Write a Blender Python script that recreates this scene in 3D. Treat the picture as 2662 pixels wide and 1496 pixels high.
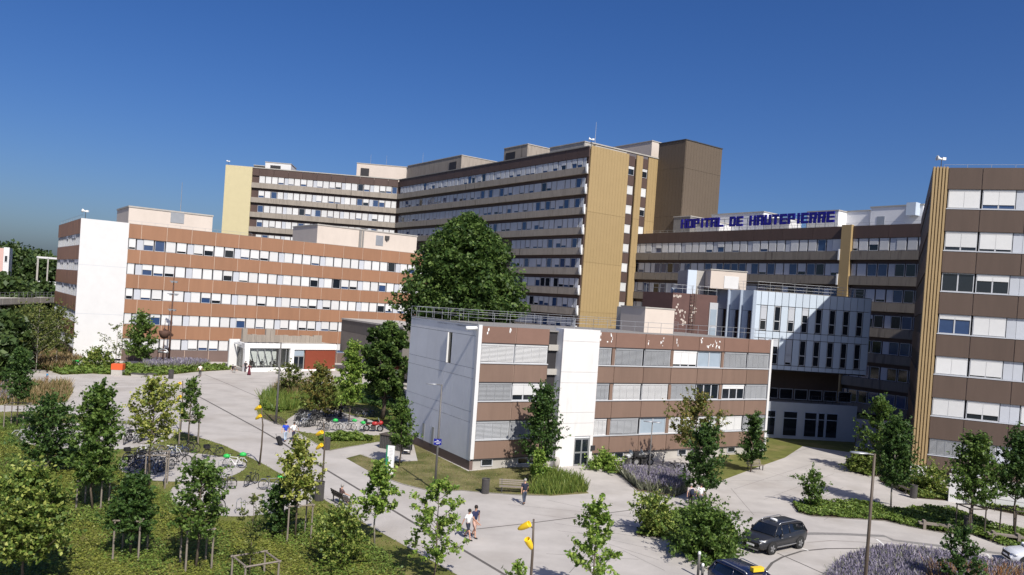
import bpy, math, random
import numpy as np
from mathutils import Matrix, Vector, Euler

SC = bpy.context.scene
COL = SC.collection
for o in list(bpy.data.objects):
    bpy.data.objects.remove(o, do_unlink=True)
rng = random.Random(7)
R = math.radians

# ------------------------------------------------------------------ camera
W, H = 2662.0, 1496.0                 # size of the photograph, in pixels
FPX, PITCH, ROLL, CY = 2048.8, R(.74), R(3.96), 810.4
CAMZ = 14.0
_fw = np.array([0, math.cos(PITCH), -math.sin(PITCH)])
_up = np.array([0, math.sin(PITCH), math.cos(PITCH)])
_rt = np.array([1.0, 0, 0])
CR = _rt * math.cos(ROLL) + _up * math.sin(ROLL)
CU = -_rt * math.sin(ROLL) + _up * math.cos(ROLL)
cd = bpy.data.cameras.new('camera')
cam = bpy.data.objects.new('camera', cd)
COL.objects.link(cam)
m = Matrix.Identity(4)
for i in range(3):
    m[i][0], m[i][1], m[i][2] = CR[i], CU[i], -_fw[i]
m[2][3] = CAMZ
cam.matrix_world = m
cd.sensor_width = 36.0
cd.lens = 36.0 * FPX / W
cd.shift_y = (CY - H / 2) / W
cd.clip_start = .5
cd.clip_end = 6000
SC.camera = cam

# ------------------------------------------------------------------ light
SUN_EL, SUN_AZ = R(46), R(-63.5)        # azimuth of the sun, counter-clockwise from +X
wd = bpy.data.worlds.new('World')
SC.world = wd
wd.use_nodes = True
wn = wd.node_tree.nodes
sky = wn.new('ShaderNodeTexSky')
sky.sky_type = 'NISHITA'
sky.sun_disc = False
sky.sun_elevation = SUN_EL
sky.sun_rotation = R(90) - SUN_AZ
sky.altitude = 140
sky.air_density = .865
sky.dust_density = 2.6
sky.ozone_density = 6.0
wn['Background'].inputs['Strength'].default_value = .092
hs = wn.new('ShaderNodeHueSaturation'); hs.inputs['Hue'].default_value = .512; hs.inputs['Saturation'].default_value = 1.24
for a, b in ((sky.outputs[0], hs.inputs['Color']), (hs.outputs[0], wn['Background'].inputs['Color'])):
    wd.node_tree.links.new(a, b)
sl = bpy.data.lights.new('sun', 'SUN')
sl.energy = 5.0
sl.angle = R(.5)
sl.color = (1, .95, .87)
sun = bpy.data.objects.new('sun', sl)
COL.objects.link(sun)
_sd = Vector((math.cos(SUN_EL) * math.cos(SUN_AZ), math.cos(SUN_EL) * math.sin(SUN_AZ), math.sin(SUN_EL)))
sun.rotation_euler = _sd.to_track_quat('Z', 'Y').to_euler()
sun.location = (0, 0, 80)
vs = SC.view_settings
vs.view_transform = 'Standard'
vs.look = 'None'
vs.gamma = 1
vs.use_curve_mapping = False
vs.exposure = .2

# ------------------------------------------------------------------ helpers
def ray(u, v):
    return _fw + CR * (u - W / 2) / FPX - CU * (v - CY) / FPX

def G(u, v, z=0.0):
    """ground point seen at photo pixel (u, v)"""
    d = ray(u, v)
    t = (z - CAMZ) / d[2]
    return Vector((d[0] * t, d[1] * t, z))

def far(u, v, dist):
    d = ray(u, v)
    t = dist / math.hypot(d[0], d[1])
    return Vector((d[0] * t, d[1] * t, CAMZ + d[2] * t))

def D(u, v, z=0.0):
    return G(u * 1.03339, v * 1.03339, z)

class Fr:
    """a facade's frame: x along the facade, y into the building, z up"""
    def __init__(s, o, az):
        s.o = Vector((o[0], o[1], 0)); s.az = az
        a = R(az)
        s.x = Vector((math.cos(a), math.sin(a), 0)); s.y = Vector((-math.sin(a), math.cos(a), 0))
        s.m = Matrix.Translation(s.o) @ Matrix.Rotation(a, 4, 'Z')
    def at(s, x=0, y=0, z=0, rz=0):
        return s.m @ Matrix.Translation((x, y, z)) @ Matrix.Rotation(rz, 4, 'Z')
    def p(s, x, y, z=0):
        return s.o + s.x * x + s.y * y + Vector((0, 0, z))
    def hit(s, u, v, y=0):
        d = Vector(ray(u, v)); c = Vector((0, 0, CAMZ))
        t = ((s.o + s.y * y - c).dot(s.y)) / d.dot(s.y)
        q = c + d * t
        return (q - s.o).dot(s.x), q.z

class MB:
    def __init__(s):
        s.v = []; s.f = []; s.mi = []
    def add(s, vs, fs, mi=0):
        n = len(s.v)
        s.v += [tuple(a) for a in vs]
        s.f += [tuple(i + n for i in q) for q in fs]
        s.mi += [mi] * len(fs)
        return s
    def box(s, x0, x1, y0, y1, z0, z1, mi=0, m=None):
        vs = [Vector((x, y, z)) for z in (z0, z1) for y in (y0, y1) for x in (x0, x1)]
        if m is not None: vs = [m @ a for a in vs]
        return s.add(vs, [(0, 2, 3, 1), (4, 5, 7, 6), (0, 1, 5, 4), (2, 6, 7, 3), (0, 4, 6, 2), (1, 3, 7, 5)], mi)
    def prism(s, poly, z0, z1, mi=0):
        n = len(poly)
        vs = [(p[0], p[1], z0) for p in poly] + [(p[0], p[1], z1) for p in poly]
        fs = [tuple(range(n - 1, -1, -1)), tuple(range(n, 2 * n))]
        fs += [(i, (i + 1) % n, n + (i + 1) % n, n + i) for i in range(n)]
        return s.add(vs, fs, mi)
    def tube(s, p, q, r0, r1=None, n=8, mi=0, caps=True):
        return s.path([p, q], [r0, r0 if r1 is None else r1], n, mi, caps)
    def path(s, pts, rad, n=8, mi=0, caps=True, closed=False):
        pts = [Vector(a) for a in pts]
        if not isinstance(rad, (list, tuple)): rad = [rad] * len(pts)
        k = len(pts); vs = []; ref = None
        for i, a in enumerate(pts):
            if closed: t = pts[(i + 1) % k] - pts[i - 1]
            else: t = pts[min(i + 1, k - 1)] - pts[max(i - 1, 0)]
            t = t.normalized() if t.length > 1e-9 else Vector((0, 0, 1))
            if ref is None: ref = Vector((0, 0, 1)) if abs(t.z) < .9 else Vector((1, 0, 0))
            b = t.cross(ref).normalized(); c = b.cross(t).normalized(); ref = c
            for j in range(n):
                an = 2 * math.pi * j / n
                vs.append(a + (b * math.cos(an) + c * math.sin(an)) * rad[i])
        fs = []
        for i in range(k if closed else k - 1):
            i2 = (i + 1) % k
            for j in range(n):
                j2 = (j + 1) % n
                fs.append((i * n + j, i * n + j2, i2 * n + j2, i2 * n + j))
        if caps and not closed:
            fs.append(tuple(range(n - 1, -1, -1))); fs.append(tuple((k - 1) * n + j for j in range(n)))
        return s.add(vs, fs, mi)
    def lathe(s, prof, n=16, mi=0, m=None):
        vs = []
        for r, z in prof:
            for j in range(n):
                a = 2 * math.pi * j / n
                vs.append(Vector((r * math.cos(a), r * math.sin(a), z)))
        if m is not None: vs = [m @ a for a in vs]
        fs = [(i * n + j, i * n + (j + 1) % n, (i + 1) * n + (j + 1) % n, (i + 1) * n + j) for i in range(len(prof) - 1) for j in range(n)]
        fs.append(tuple(range(n - 1, -1, -1))); fs.append(tuple((len(prof) - 1) * n + j for j in range(n)))
        return s.add(vs, fs, mi)
    def mesh(s, name, mats, smooth=False):
        me = bpy.data.meshes.new(name)
        me.from_pydata(s.v, [], s.f)
        if not isinstance(mats, (list, tuple)): mats = [mats]
        for a in mats: me.materials.append(a)
        if len(mats) > 1: me.polygons.foreach_set('material_index', s.mi)
        if smooth: me.polygons.foreach_set('use_smooth', [True] * len(me.polygons))
        me.update()
        return me

def tag(o, label=None, cat=None, group=None, kind=None):
    if label: o['label'] = label
    if cat: o['category'] = cat
    if group: o['group'] = group
    if kind: o['kind'] = kind
    return o

def link(name, data, parent=None, mtx=None):
    o = bpy.data.objects.new(name, data)
    COL.objects.link(o)
    if parent is not None: o.parent = parent
    if mtx is not None: o.matrix_basis = mtx
    return o

def thing(name, label, cat, mtx=None, group=None):
    o = link(name, None, None, mtx if mtx is not None else Matrix.Identity(4))
    o.empty_display_size = .3
    return tag(o, label, cat, group)

def wpart(root, name, me, wm, kind=None, label=None):
    """part placed by a world matrix"""
    o = link(name, me, root, root.matrix_basis.inverted() @ wm)
    return tag(o, label, None, None, kind)

def dup(root, mtx, label=None, group=None):
    r = root.copy(); COL.objects.link(r); r.matrix_basis = mtx
    if label: r['label'] = label
    if group: r['group'] = group
    for c in list(root.children):
        k = c.copy(); COL.objects.link(k); k.parent = r
        for g in list(c.children):
            h = g.copy(); COL.objects.link(h); h.parent = k
    return r

def sub(parent, name, me, mtx=None):
    return link(name, me, parent, mtx)

# ------------------------------------------------------------------ materials
def mat(name, col, rough=.65, var=.12, scale=1.5, rnd=0.0, metal=0.0, bump=0.0, stretch=None, spec=.35, speck=None, wet=None):
    ma = bpy.data.materials.new(name)
    ma.use_nodes = True
    nt = ma.node_tree; N = nt.nodes; L = nt.links
    b = N['Principled BSDF']
    b.inputs['Roughness'].default_value = rough
    b.inputs['Metallic'].default_value = metal
    b.inputs['Specular IOR Level'].default_value = spec
    geo = N.new('ShaderNodeNewGeometry')
    mp = N.new('ShaderNodeMapping')
    if stretch: mp.inputs['Scale'].default_value = stretch
    L.new(geo.outputs['Position'], mp.inputs['Vector'])
    nz = N.new('ShaderNodeTexNoise')
    nz.inputs['Scale'].default_value = scale
    nz.inputs['Detail'].default_value = 6
    nz.inputs['Roughness'].default_value = .65
    L.new(mp.outputs[0], nz.inputs['Vector'])
    mr = N.new('ShaderNodeMapRange')
    mr.inputs['From Min'].default_value = .3; mr.inputs['From Max'].default_value = .7
    mr.inputs['To Min'].default_value = 1 - var; mr.inputs['To Max'].default_value = 1 + var
    L.new(nz.outputs['Fac'], mr.inputs['Value'])
    fac = mr.outputs[0]
    if rnd:
        oi = N.new('ShaderNodeObjectInfo')
        r2 = N.new('ShaderNodeMapRange')
        r2.inputs['To Min'].default_value = 1 - rnd; r2.inputs['To Max'].default_value = 1 + rnd
        L.new(oi.outputs['Random'], r2.inputs['Value'])
        mu = N.new('ShaderNodeMath'); mu.operation = 'MULTIPLY'
        L.new(fac, mu.inputs[0]); L.new(r2.outputs[0], mu.inputs[1]); fac = mu.outputs[0]
    vm = N.new('ShaderNodeVectorMath'); vm.operation = 'SCALE'
    vm.inputs[0].default_value = col[:3]
    L.new(fac, vm.inputs['Scale'])
    out = vm.outputs[0]
    if speck:      # (colour, scale, low, high): stains or flaking with a shape of its own
        n2 = N.new('ShaderNodeTexNoise'); n2.inputs['Scale'].default_value = speck[1]; n2.inputs['Detail'].default_value = 5
        L.new(mp.outputs[0], n2.inputs['Vector'])
        m2 = N.new('ShaderNodeMapRange'); m2.inputs['From Min'].default_value = speck[2]; m2.inputs['From Max'].default_value = speck[3]
        L.new(n2.outputs['Fac'], m2.inputs['Value'])
        mx = N.new('ShaderNodeMix'); mx.data_type = 'RGBA'
        L.new(m2.outputs[0], mx.inputs['Factor']); L.new(out, mx.inputs['A']); mx.inputs['B'].default_value = (*speck[0], 1)
        out = mx.outputs['Result']
    L.new(out, b.inputs['Base Color'])
    if bump:
        bp = N.new('ShaderNodeBump'); bp.inputs['Strength'].default_value = bump; bp.inputs['Distance'].default_value = .02
        n3 = N.new('ShaderNodeTexNoise'); n3.inputs['Scale'].default_value = 14; n3.inputs['Detail'].default_value = 4
        L.new(geo.outputs['Position'], n3.inputs['Vector'])
        L.new(n3.outputs['Fac'], bp.inputs['Height']); L.new(bp.outputs[0], b.inputs['Normal'])
    return ma

def leafmat(name, cols, trans=.3, rough=.5):
    ma = bpy.data.materials.new(name); ma.use_nodes = True
    nt = ma.node_tree; N = nt.nodes; L = nt.links
    b = N['Principled BSDF']; b.inputs['Roughness'].default_value = rough; b.inputs['Specular IOR Level'].default_value = .3
    geo = N.new('ShaderNodeNewGeometry')
    cr = N.new('ShaderNodeValToRGB')
    cr.color_ramp.elements[0].color = (*cols[0], 1); cr.color_ramp.elements[1].color = (*cols[-1], 1)
    for i, c in enumerate(cols[1:-1]):
        e = cr.color_ramp.elements.new((i + 1) / (len(cols) - 1)); e.color = (*c, 1)
    L.new(geo.outputs['Random Per Island'], cr.inputs['Fac'])
    L.new(cr.outputs['Color'], b.inputs['Base Color'])
    tr = N.new('ShaderNodeBsdfTranslucent'); L.new(cr.outputs['Color'], tr.inputs['Color'])
    mx = N.new('ShaderNodeMixShader'); mx.inputs[0].default_value = trans
    L.new(b.outputs[0], mx.inputs[1]); L.new(tr.outputs[0], mx.inputs[2])
    L.new(mx.outputs[0], N['Material Output'].inputs['Surface'])
    return ma

M = {}
M['pave'] = mat('concrete_paving', (.405, .378, .352), .85, .13, .35, bump=.15, speck=((.31, .28, .25), .22, .5, .8))
M['brick_brown'] = mat('terracotta_panel', (.28, .146, .084), .6, .07, .8, rnd=.05, stretch=(1.6, 1.6, .2))
M['dark_brown'] = mat('dark_brown_panel', (.096, .066, .051), .6, .09, .8, rnd=.07, stretch=(1.6, 1.6, .2))
M['maroon'] = mat('maroon_brown_panel', (.085, .055, .047), .6, .1, .8, rnd=.07, stretch=(1.6, 1.6, .2))
M['shade_white'] = mat('shaded_white_render', (.36, .39, .43), .7, .05)  # white render of the annex foot, its shade mixed into the colour
M['stair_brown'] = mat('peeling_brown_panel', (.115, .062, .054), .65, .12, .8)
M['purple_brown'] = mat('brown_panel', (.19, .126, .096), .6, .09, .8, rnd=.1, stretch=(1.8, 1.8, .25))
M['base_brown'] = mat('base_panel', (.14, .098, .085), .65, .06, .8, rnd=.04)
M['white_wall'] = mat('white_render', (.62, .615, .61), .7, .035, .7)
M['white_stain'] = mat('stained_white_panel', (.64, .625, .61), .7, .04, .8, stretch=(2, 2, .35), speck=((.56, .54, .52), 1.2, .56, .8))
M['grey_wall'] = mat('white_cladding', (.74, .745, .76), .6, .04, .7, rnd=.03)
M['rail'] = mat('pale_joint', (.5, .38, .31), .7, .05)
M['frame'] = mat('white_window_frame', (.45, .46, .48), .45, .03)
M['shutter'] = mat('white_roller_shutter', (.6, .6, .595), .6, .03, 1.2, rnd=.08)
M['slat'] = mat('grey_slat_blind', (.31, .32, .335), .45, .05, 1.2, rnd=.12)
M['slat_white'] = mat('white_slat_blind', (.54, .54, .54), .5, .04, 1.2, rnd=.05)
M['grey_panel'] = mat('pale_grey_infill', (.47, .49, .53), .5, .03, 1, rnd=.05)
M['dark_gap'] = mat('dark_mullion', (.03, .028, .03), .6, .1)
M['glass'] = mat('dark_window_glass', (.012, .016, .022), .06, .1, spec=.7)
M['glass_blue'] = mat('blue_window_glass', (.03, .06, .14), .08, .1, spec=.8)
M['concrete'] = mat('weathered_concrete', (.3, .262, .222), .85, .2, .9, stretch=(1.3, 1.3, .2), bump=.15, speck=((.07, .06, .05), .9, .6, .78))
M['concrete_shaded'] = mat('shaded_weathered_concrete', (.2, .174, .146), .85, .2, .9, stretch=(1.3, 1.3, .2), bump=.15, speck=((.06, .05, .045), .9, .58, .78))  # weathered concrete again, darkened to carry the shade on the sign wing
M['conc_light'] = mat('light_concrete', (.38, .36, .33), .85, .12, .6, bump=.1)
M['cream'] = mat('cream_render', (.56, .49, .43), .8, .05, .5, stretch=(1, 1, .5), speck=((.5, .44, .38), .7, .6, .85))
M['roof'] = mat('roof_felt', (.22, .21, .2), .9, .12)
M['tan'] = mat('ochre_cladding', (.345, .248, .122), .6, .03, .6, rnd=.03)
M['yellow'] = mat('pale_yellow_cladding', (.55, .48, .29), .6, .03, .6)
M['bronze'] = mat('bronze_cladding', (.122, .093, .067), .6, .03, .6)
M['steel'] = mat('galvanised_steel', (.42, .43, .44), .4, .06, metal=.6)
M['dark_steel'] = mat('dark_steel', (.06, .058, .056), .5, .1)
M['white_paint'] = mat('white_paint', (.78, .78, .77), .5, .02)
M['soffit'] = mat('dark_soffit', (.04, .038, .037), .8, .1)
M['auditorium'] = mat('taupe_cladding', (.16, .145, .13), .7, .04, .7, rnd=.05)
M['auditorium_dark'] = mat('taupe_cladding_dark', (.095, .088, .085), .7, .04, .7, rnd=.05)
M['red_panel'] = mat('russet_panel', (.21, .048, .026), .6, .05)
M['pink'] = mat('pink_render', (.55, .36, .32), .8, .04)
M['pilaster'] = mat('ochre_rib', (.36, .258, .132), .6, .04, .8, rnd=.04)
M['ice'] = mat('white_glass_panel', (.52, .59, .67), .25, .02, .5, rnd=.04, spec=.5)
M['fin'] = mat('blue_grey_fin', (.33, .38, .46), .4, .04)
M['blue_sign'] = mat('blue_letter', (.012, .01, .22), .45, .03)
M['void'] = mat('dark_interior', (.015, .015, .017), .8, .1)
# ------------------------------------------------------------------ facade pieces
_wc = {}
def wmesh(kind, w, h, s=0.0, extra=None):
    k = (kind, round(w, 2), round(h, 2), round(s, 2), extra)
    if k in _wc: return _wc[k]
    b = MB()
    if kind == 'frame':
        t = .07
        b.box(0, w, 0, .1, 0, t).box(0, w, 0, .1, h - t, h).box(0, t, 0, .1, t, h - t).box(w - t, w, 0, .1, t, h - t)
        for i in range(1, (extra or 1)):
            x = w * i / extra
            b.box(x - .06, x + .06, 0, .1, t, h - t)
        me = b.mesh('frame', M['frame'])
    elif kind == 'pane':
        me = b.box(.07, w - .07, .05, .07, .07, h - .07).mesh('pane', M[extra])
    elif kind == 'shutter':
        n = extra[1] if extra else 1
        mt = M[extra[0]] if extra else M['shutter']
        for i in range(n):
            x0 = .07 + (w - .14) * i / n; x1 = .07 + (w - .14) * (i + 1) / n
            b.box(x0 + (.012 if i else 0), x1 - (.012 if i < n - 1 else 0), -.03, 0, max(.09, h * (1 - s)), h - .02)
        b.box(.02, w - .02, -.05, 0, h - .18, h)
        me = b.mesh('shutter', mt)
    elif kind == 'blind':
        z = h - .1
        n = int((h * s - .1) / .105)
        for i in range(n):
            z = h - .1 - .105 * (i + .5)
            b.add([(.05, -.07, z - .035), (w - .05, -.07, z - .035), (w - .05, -.01, z + .035), (.05, -.01, z + .035)], [(0, 1, 2, 3)])
        b.box(.03, w - .03, -.08, 0, h - .12, h)
        for i in range(1, 4):
            x = w * i / 4
            b.box(x - .012, x + .012, -.085, -.075, h * (1 - s), h - .12)
        b.box(.04, w - .04, -.07, -.02, h * (1 - s), h * (1 - s) + .05)
        me = b.mesh('blind', M[extra])
    _wc[k] = me
    return me

def window(root, fr, x, y, z, w, h, s=.9, glass='glass', panes=1, cover='shutter', cm=None):
    o = wpart(root, 'window', wmesh('frame', w, h, 0, panes), fr.at(x, y, z))
    sub(o, 'pane', wmesh('pane', w, h, 0, glass))
    if s > .02 and cover == 'shutter': sub(o, 'shutter', wmesh('shutter', w, h, s, (cm, 1) if cm else ('shutter', panes)))
    elif s > .02 and cover == 'blind': sub(o, 'blind', wmesh('blind', w, h, s, cm or 'slat'))
    return o

_pc = {}
def panel(root, fr, x, y, z, w, h, ma, d=.08, name='panel', gap=.045):
    k = (round(w, 2), round(h, 2), ma, d, name, gap)
    if k not in _pc:
        _pc[k] = MB().box(gap, w - gap, 0, d, 0, h).mesh(name, M[ma])
    return wpart(root, name, _pc[k], fr.at(x, y, z))

def block(root, fr, name, x0, x1, y0, y1, z0, z1, ma, kind=None, label=None):
    return wpart(root, name, MB().box(0, x1 - x0, 0, y1 - y0, 0, z1 - z0).mesh(name, M[ma]), fr.at(x0, y0, z0), kind, label)

def shut():
    t = rng.random()
    if t < .5: return rng.choice((.97, 1.0, .95))
    if t < .86: return rng.choice((.85, .8, .75, .7))
    if t < .93: return .5
    return rng.choice((0, .3))

BAY = 7.86
def strip(root, fr, x0, x1, zb, h, y, first, glassp=.5, blank=.0, cm=None):
    """one row: bays of four windows and a pale infill panel"""
    x = first
    while x < x1:
        for i in range(4):
            a = x + i * 1.715; w = 1.52
            if a < x0: w -= x0 - a; a = x0
            if a + w > x1: w = x1 - a
            if w > .5:
                s = 0 if rng.random() < blank else shut()
                window(root, fr, a, y, zb, w, h, s, 'glass_blue' if rng.random() < glassp else 'glass', 1, 'shutter', cm)
        a = x + 6.85; w = .98
        if a < x0: w -= x0 - a; a = x0
        if w > .2 and a + w < x1:
            panel(root, fr, a, y + .02, zb, w, h, 'grey_panel', .06, 'infill_panel', .01)
        x += BAY

def railing(root, pts, n, h=1.0, name='railing', ma='steel', r=.02, rails=(.55, 1.0)):
    """posts and rails along a polyline of world points; joined railing part"""
    b = MB()
    inv = root.matrix_basis.inverted()
    P = [inv @ Vector(p) for p in pts]
    for a, c, k in zip(P[:-1], P[1:], n):
        for i in range(k + 1):
            q = a.lerp(c, i / k)
            b.tube(q, q + Vector((0, 0, h)), r, n=5)
        for f in rails:
            b.tube(a + Vector((0, 0, h * f)), c + Vector((0, 0, h * f)), r * .9, n=5)
    return link(name, b.mesh(name, M[ma]), root)

# ------------------------------------------------------------------ terracotta wing on the left
FL = Fr((-62.75, 127.59), 36)
L = thing('hospital_wing', 'five storey terracotta wing with white shutters and a plain white end wall', 'hospital wing', FL.m)
LX = 57.0
block(L, FL, 'wall', -6.7, LX, .3, 28.6, 0, 22.1, 'dark_gap')
block(L, FL, 'end_wall', -6.89, 0, -.12, .28, .35, 22.35, 'white_wall')
for z in (7.4, 15.1):
    block(L, FL, 'joint', -6.8, -.1, -.13, -.11, z, z + .05, 'grey_panel')
block(L, FL, 'roof', -6.9, LX, .1, 28.8, 22.1, 22.32, 'roof')
LZ = [1.9, 5.98, 10.04, 14.09, 18.13]
LTOP = [(3.72, 5.98), (7.81, 10.04), (11.87, 14.09), (15.92, 18.13), (19.96, 22.26)]
for z0, z1 in LTOP:
    block(L, FL, 'joint', 0, LX, .06, .3, z0 + .02, z1 - .02, 'rail')
    x = 1.92 - 3.93
    while x < LX - 1:
        a = max(x, .02)
        panel(L, FL, a, -.02, z0, min(x + 3.93, LX) - a, z1 - z0, 'brick_brown')
        x += 3.93
x = 1.92 - 3.93
block(L, FL, 'joint', 0, LX, .06, .3, 0, 1.86, 'rail')
while x < LX - 1:
    a = max(x, .02)
    panel(L, FL, a, -.02, 0.0, min(x + 3.93, LX) - a, 1.88, 'base_brown')
    x += 3.93
for z in LZ:
    strip(L, FL, .15, LX, z + .02, 1.78, .14, 2.37 - BAY)
# the shaded end facade
FLs = Fr(FL.p(-6.89, 28.7), -54)
for z0, z1 in LTOP + [(0, 1.9)]:
    for i in range(8):
        panel(L, FLs, i * 3.57, -.02, z0, 3.57, z1 - z0, 'brick_brown' if z0 else 'base_brown')
for z in LZ:
    for i in range(12):
        window(L, FLs, .2 + i * 2.36, .05, z + .02, 2.1, 1.78, rng.choice((0, 0, 0, .3)), 'glass_blue' if i % 3 else 'glass', 2, 'shutter', 'grey_panel')
# plant rooms on its roof
x0, z1 = FL.hit(.3453 * 972, 500 + .3453 * 112, 5); x1, _ = FL.hit(.3453 * 1603, 500 + .3453 * 180, 5)
o = block(L, FL, 'plant_room', x0, x1, 5, 16, 22.3, z1, 'cream')
b = MB().box(-.1, x1 - x0 + .1, -.1, 11.1, 0, .25)
sub(o, 'coping', b.mesh('coping', M['conc_light']), Matrix.Translation((0, 0, z1 - 22.3)))
sub(o, 'vent_grille', MB().box(0, 2.2, -.06, .0, 0, 2).mesh('vent_grille', M['steel']), Matrix.Translation((6.6, 0, 1.2)))
x0, z1 = FL.hit(600 + .3453 * 655, 350 + .3453 * 682, 4); x1, _ = FL.hit(600 + .3453 * 1403, 350 + .3453 * 765, 4)
o = block(L, FL, 'plant_room', x0, x1, 4, 17, 22.3, z1, 'cream')
sub(o, 'coping', MB().box(-.1, x1 - x0 + .1, -.1, 13.1, 0, .22).mesh('coping', M['conc_light']), Matrix.Translation((0, 0, z1 - 22.3)))
sub(o, 'vent_grille', MB().box(0, 1.6, -.06, 0, 0, 2).mesh('vent_grille', M['steel']), Matrix.Translation(((x1 - x0) * .57, 0, 1.0)))
sub(o, 'downpipe', MB().box(0, .5, -.2, 0, 0, z1 - 22.4).box(.7, 1.0, -.15, 0, 0, z1 - 22.4).mesh('downpipe', M['roof']), Matrix.Translation(((x1 - x0) * .4, 0, 0)))
sub(o, 'duct', MB().box(0, .9, -.3, 0, 0, .7).box(.3, .6, -.25, 0, -.3, 0).mesh('duct', M['dark_steel']), Matrix.Translation(((x1 - x0) * .66, 0, 2.4)))
railing(L, [FL.p(0, .6, 22.3), FL.p(20, .6, 22.3)], [10], .5, rails=(1.0,))
railing(L, [FL.p(-6.6, .3, 22.3), FL.p(-6.6, 28, 22.3)], [12], .7, rails=(1.0,))
block(L, FL, 'door', 21.4, 22.9, -.06, .0, 0, 2.1, 'frame')

# ------------------------------------------------------------------ the tall tower
FT = Fr((-74.43, 218.84), 5.5); FQ = Fr((-34.4, 222.7), -53.8); FG = Fr((13.19, 157.68), 36.2)
T = thing('hospital_tower', 'eleven storey hospital tower with concrete bands and an ochre gable wall', 'hospital tower', FQ.m)
TRL = 80.57
block(T, FQ, 'wall', 0, TRL - .3, .3, 23.4, 0, 45.5, 'maroon')
block(T, FT, 'wall', -7, 41.5, .3, 18, 0, 45.4, 'maroon')
block(T, FT, 'end_wall', -7.2, 0, -.3, .28, 18, 46.1, 'yellow')
block(T, FT, 'coping', -7.2, 40.2, -.12, .5, 45.95, 46.2, 'conc_light')
block(T, FQ, 'coping', 0, TRL, -.1, .5, 45.9, 46.1, 'roof')
def tower_face(fr, x0, x1, nrow, bandlen, off, first):
    x = x0 + off - 3.94
    while x < x1 - .5:
        a = max(x, x0); b_ = min(x + 3.94, x1)
        panel(T, fr, a, 0.0, 43.9, b_ - a, 1.98, 'maroon', .28, 'panel', .03)
        x += 3.94
    for k in range(nrow):
        zb = 41.92 - 4.05 * k
        n = max(1, int(round((x1 - x0) / bandlen))); w = (x1 - x0) / n
        for i in range(n):
            panel(T, fr, x0 + i * w, -.34, zb - 1.42, w, 1.4, 'concrete', .62, 'concrete_band', .02)
def tower_windows(fr, x0, x1, rows, first, xs=None, cm=None):
    for k in rows:
        strip(T, fr, x0 if xs is None else xs, x1, 41.92 - 4.05 * k + .04, 1.86, .12, first, .75, .12, cm)
tower_face(FT, 0, 40.1, 6, 10, 1.86, 0)
tower_face(FQ, .2, TRL, 10, 10.1, 2.0, 0)
tower_windows(FT, .1, 39.9, range(5), 1.98)
tower_windows(FQ, .3, 80.3, range(4), 1.2, None, 'grey_panel')  # grey instead of white shutters: this wing's shade put into their colour
for k in range(4, 10):                     # lower rows: only the part right of the great tree shows
    strip(T, FQ, 56, 80.3, 41.92 - 4.05 * k + .04, 1.86, .12, 1.2 + BAY * 7, .75, .2, 'grey_panel')
for k in range(10):
    zb = 41.92 - 4.05 * k
    b = MB(); pr = []
    for i in range(9):
        a = math.pi * i / 8
        pr.append((-.36 - .32 * math.sin(a), zb - 1.5 + 2.0 * (1 - math.cos(a)) / 2))
    vs = [(TRL - .02, y, z) for y, z in pr] + [(TRL + .38, y, z) for y, z in pr]
    n = len(pr)
    fs = [(i, i + 1, n + i + 1, n + i) for i in range(n - 1)] + [tuple(range(n - 1, -1, -1)), tuple(range(n, 2 * n)), (0, n, 2 * n - 1, n - 1)]
    b.add(vs, fs)
    wpart(T, 'band_end', b.mesh('band_end', M['white_paint']), FQ.m)
# gable
block(T, FG, 'wall', .7, 23.7, .3, 3, 0, 45.6, 'maroon')
def cladding(root, fr, x0, x1, z0, z1, y, ma, rib=.8, name='cladding', rows=(12.9, 22.9, 33.0)):
    zs = [z0] + [z for z in rows if z0 < z < z1] + [z1]
    for za, zc in zip(zs[:-1], zs[1:]):
        b = MB()
        n = max(1, int(round((x1 - x0) / rib))); w = (x1 - x0) / n
        for i in range(n):
            b.box(i * w + .012, (i + 1) * w - .012, 0, .1, .02, zc - za - .02)
        b.box(0, x1 - x0, .06, .3, 0, zc - za)
        wpart(root, name, b.mesh(name, M[ma]), fr.at(x0, y, za))
cladding(T, FG, .5, 11.0, 0, 46.2, -.06, 'tan')
cladding(T, FG, 13.1, 14.9, 0, 46.3, -.25, 'tan')
cladding(T, FG, 16.75, 24, 20, 46.5, -.06, 'tan')
block(T, FG, 'coping', .4, 24, -.2, .5, 46.55, 46.8, 'conc_light')
for xs in (11.05, 14.95):
    for k in range(10):
        zb = 41.92 - 4.05 * k
        panel(T, FG, xs, 0, zb + 1.9, 1.75, 2.1, 'maroon', .1, 'panel', .01)
        window(T, FG, xs + .05, .12, zb + .05, 1.65, 1.8, rng.choice((1, .97, .9, .3, .6)), 'glass', 1)
# bronze lift tower in front of the gable's far end
cB = far(1783.5, 363.9, 166.5); FB = Fr(cB, 36.2)
xr, zt = FB.hit(1878, 387.5)
BT = thing('lift_tower', 'windowless bronze coloured lift tower rising above the ochre gable wall', 'tower', FB.m)
block(BT, FB, 'wall', .2, xr, .2, 7.5, 0, cB.z - .1, 'bronze')
cladding(BT, FB, 0, xr, 18, cB.z, 0, 'bronze', .9, rows=(24, 34, 44))
FBl = Fr(FB.p(0, 7.5), -53.8)
cladding(BT, FBl, 0, 7.5, 18, cB.z, 0, 'bronze', .9, rows=(24, 34, 44))
block(BT, FB, 'coping', -.1, xr + .1, -.1, 7.6, cB.z, cB.z + .18, 'dark_steel')
block(BT, FB, 'hatch', xr * .42, xr * .5, 2, 3, cB.z + .18, cB.z + .9, 'dark_steel')
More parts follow.
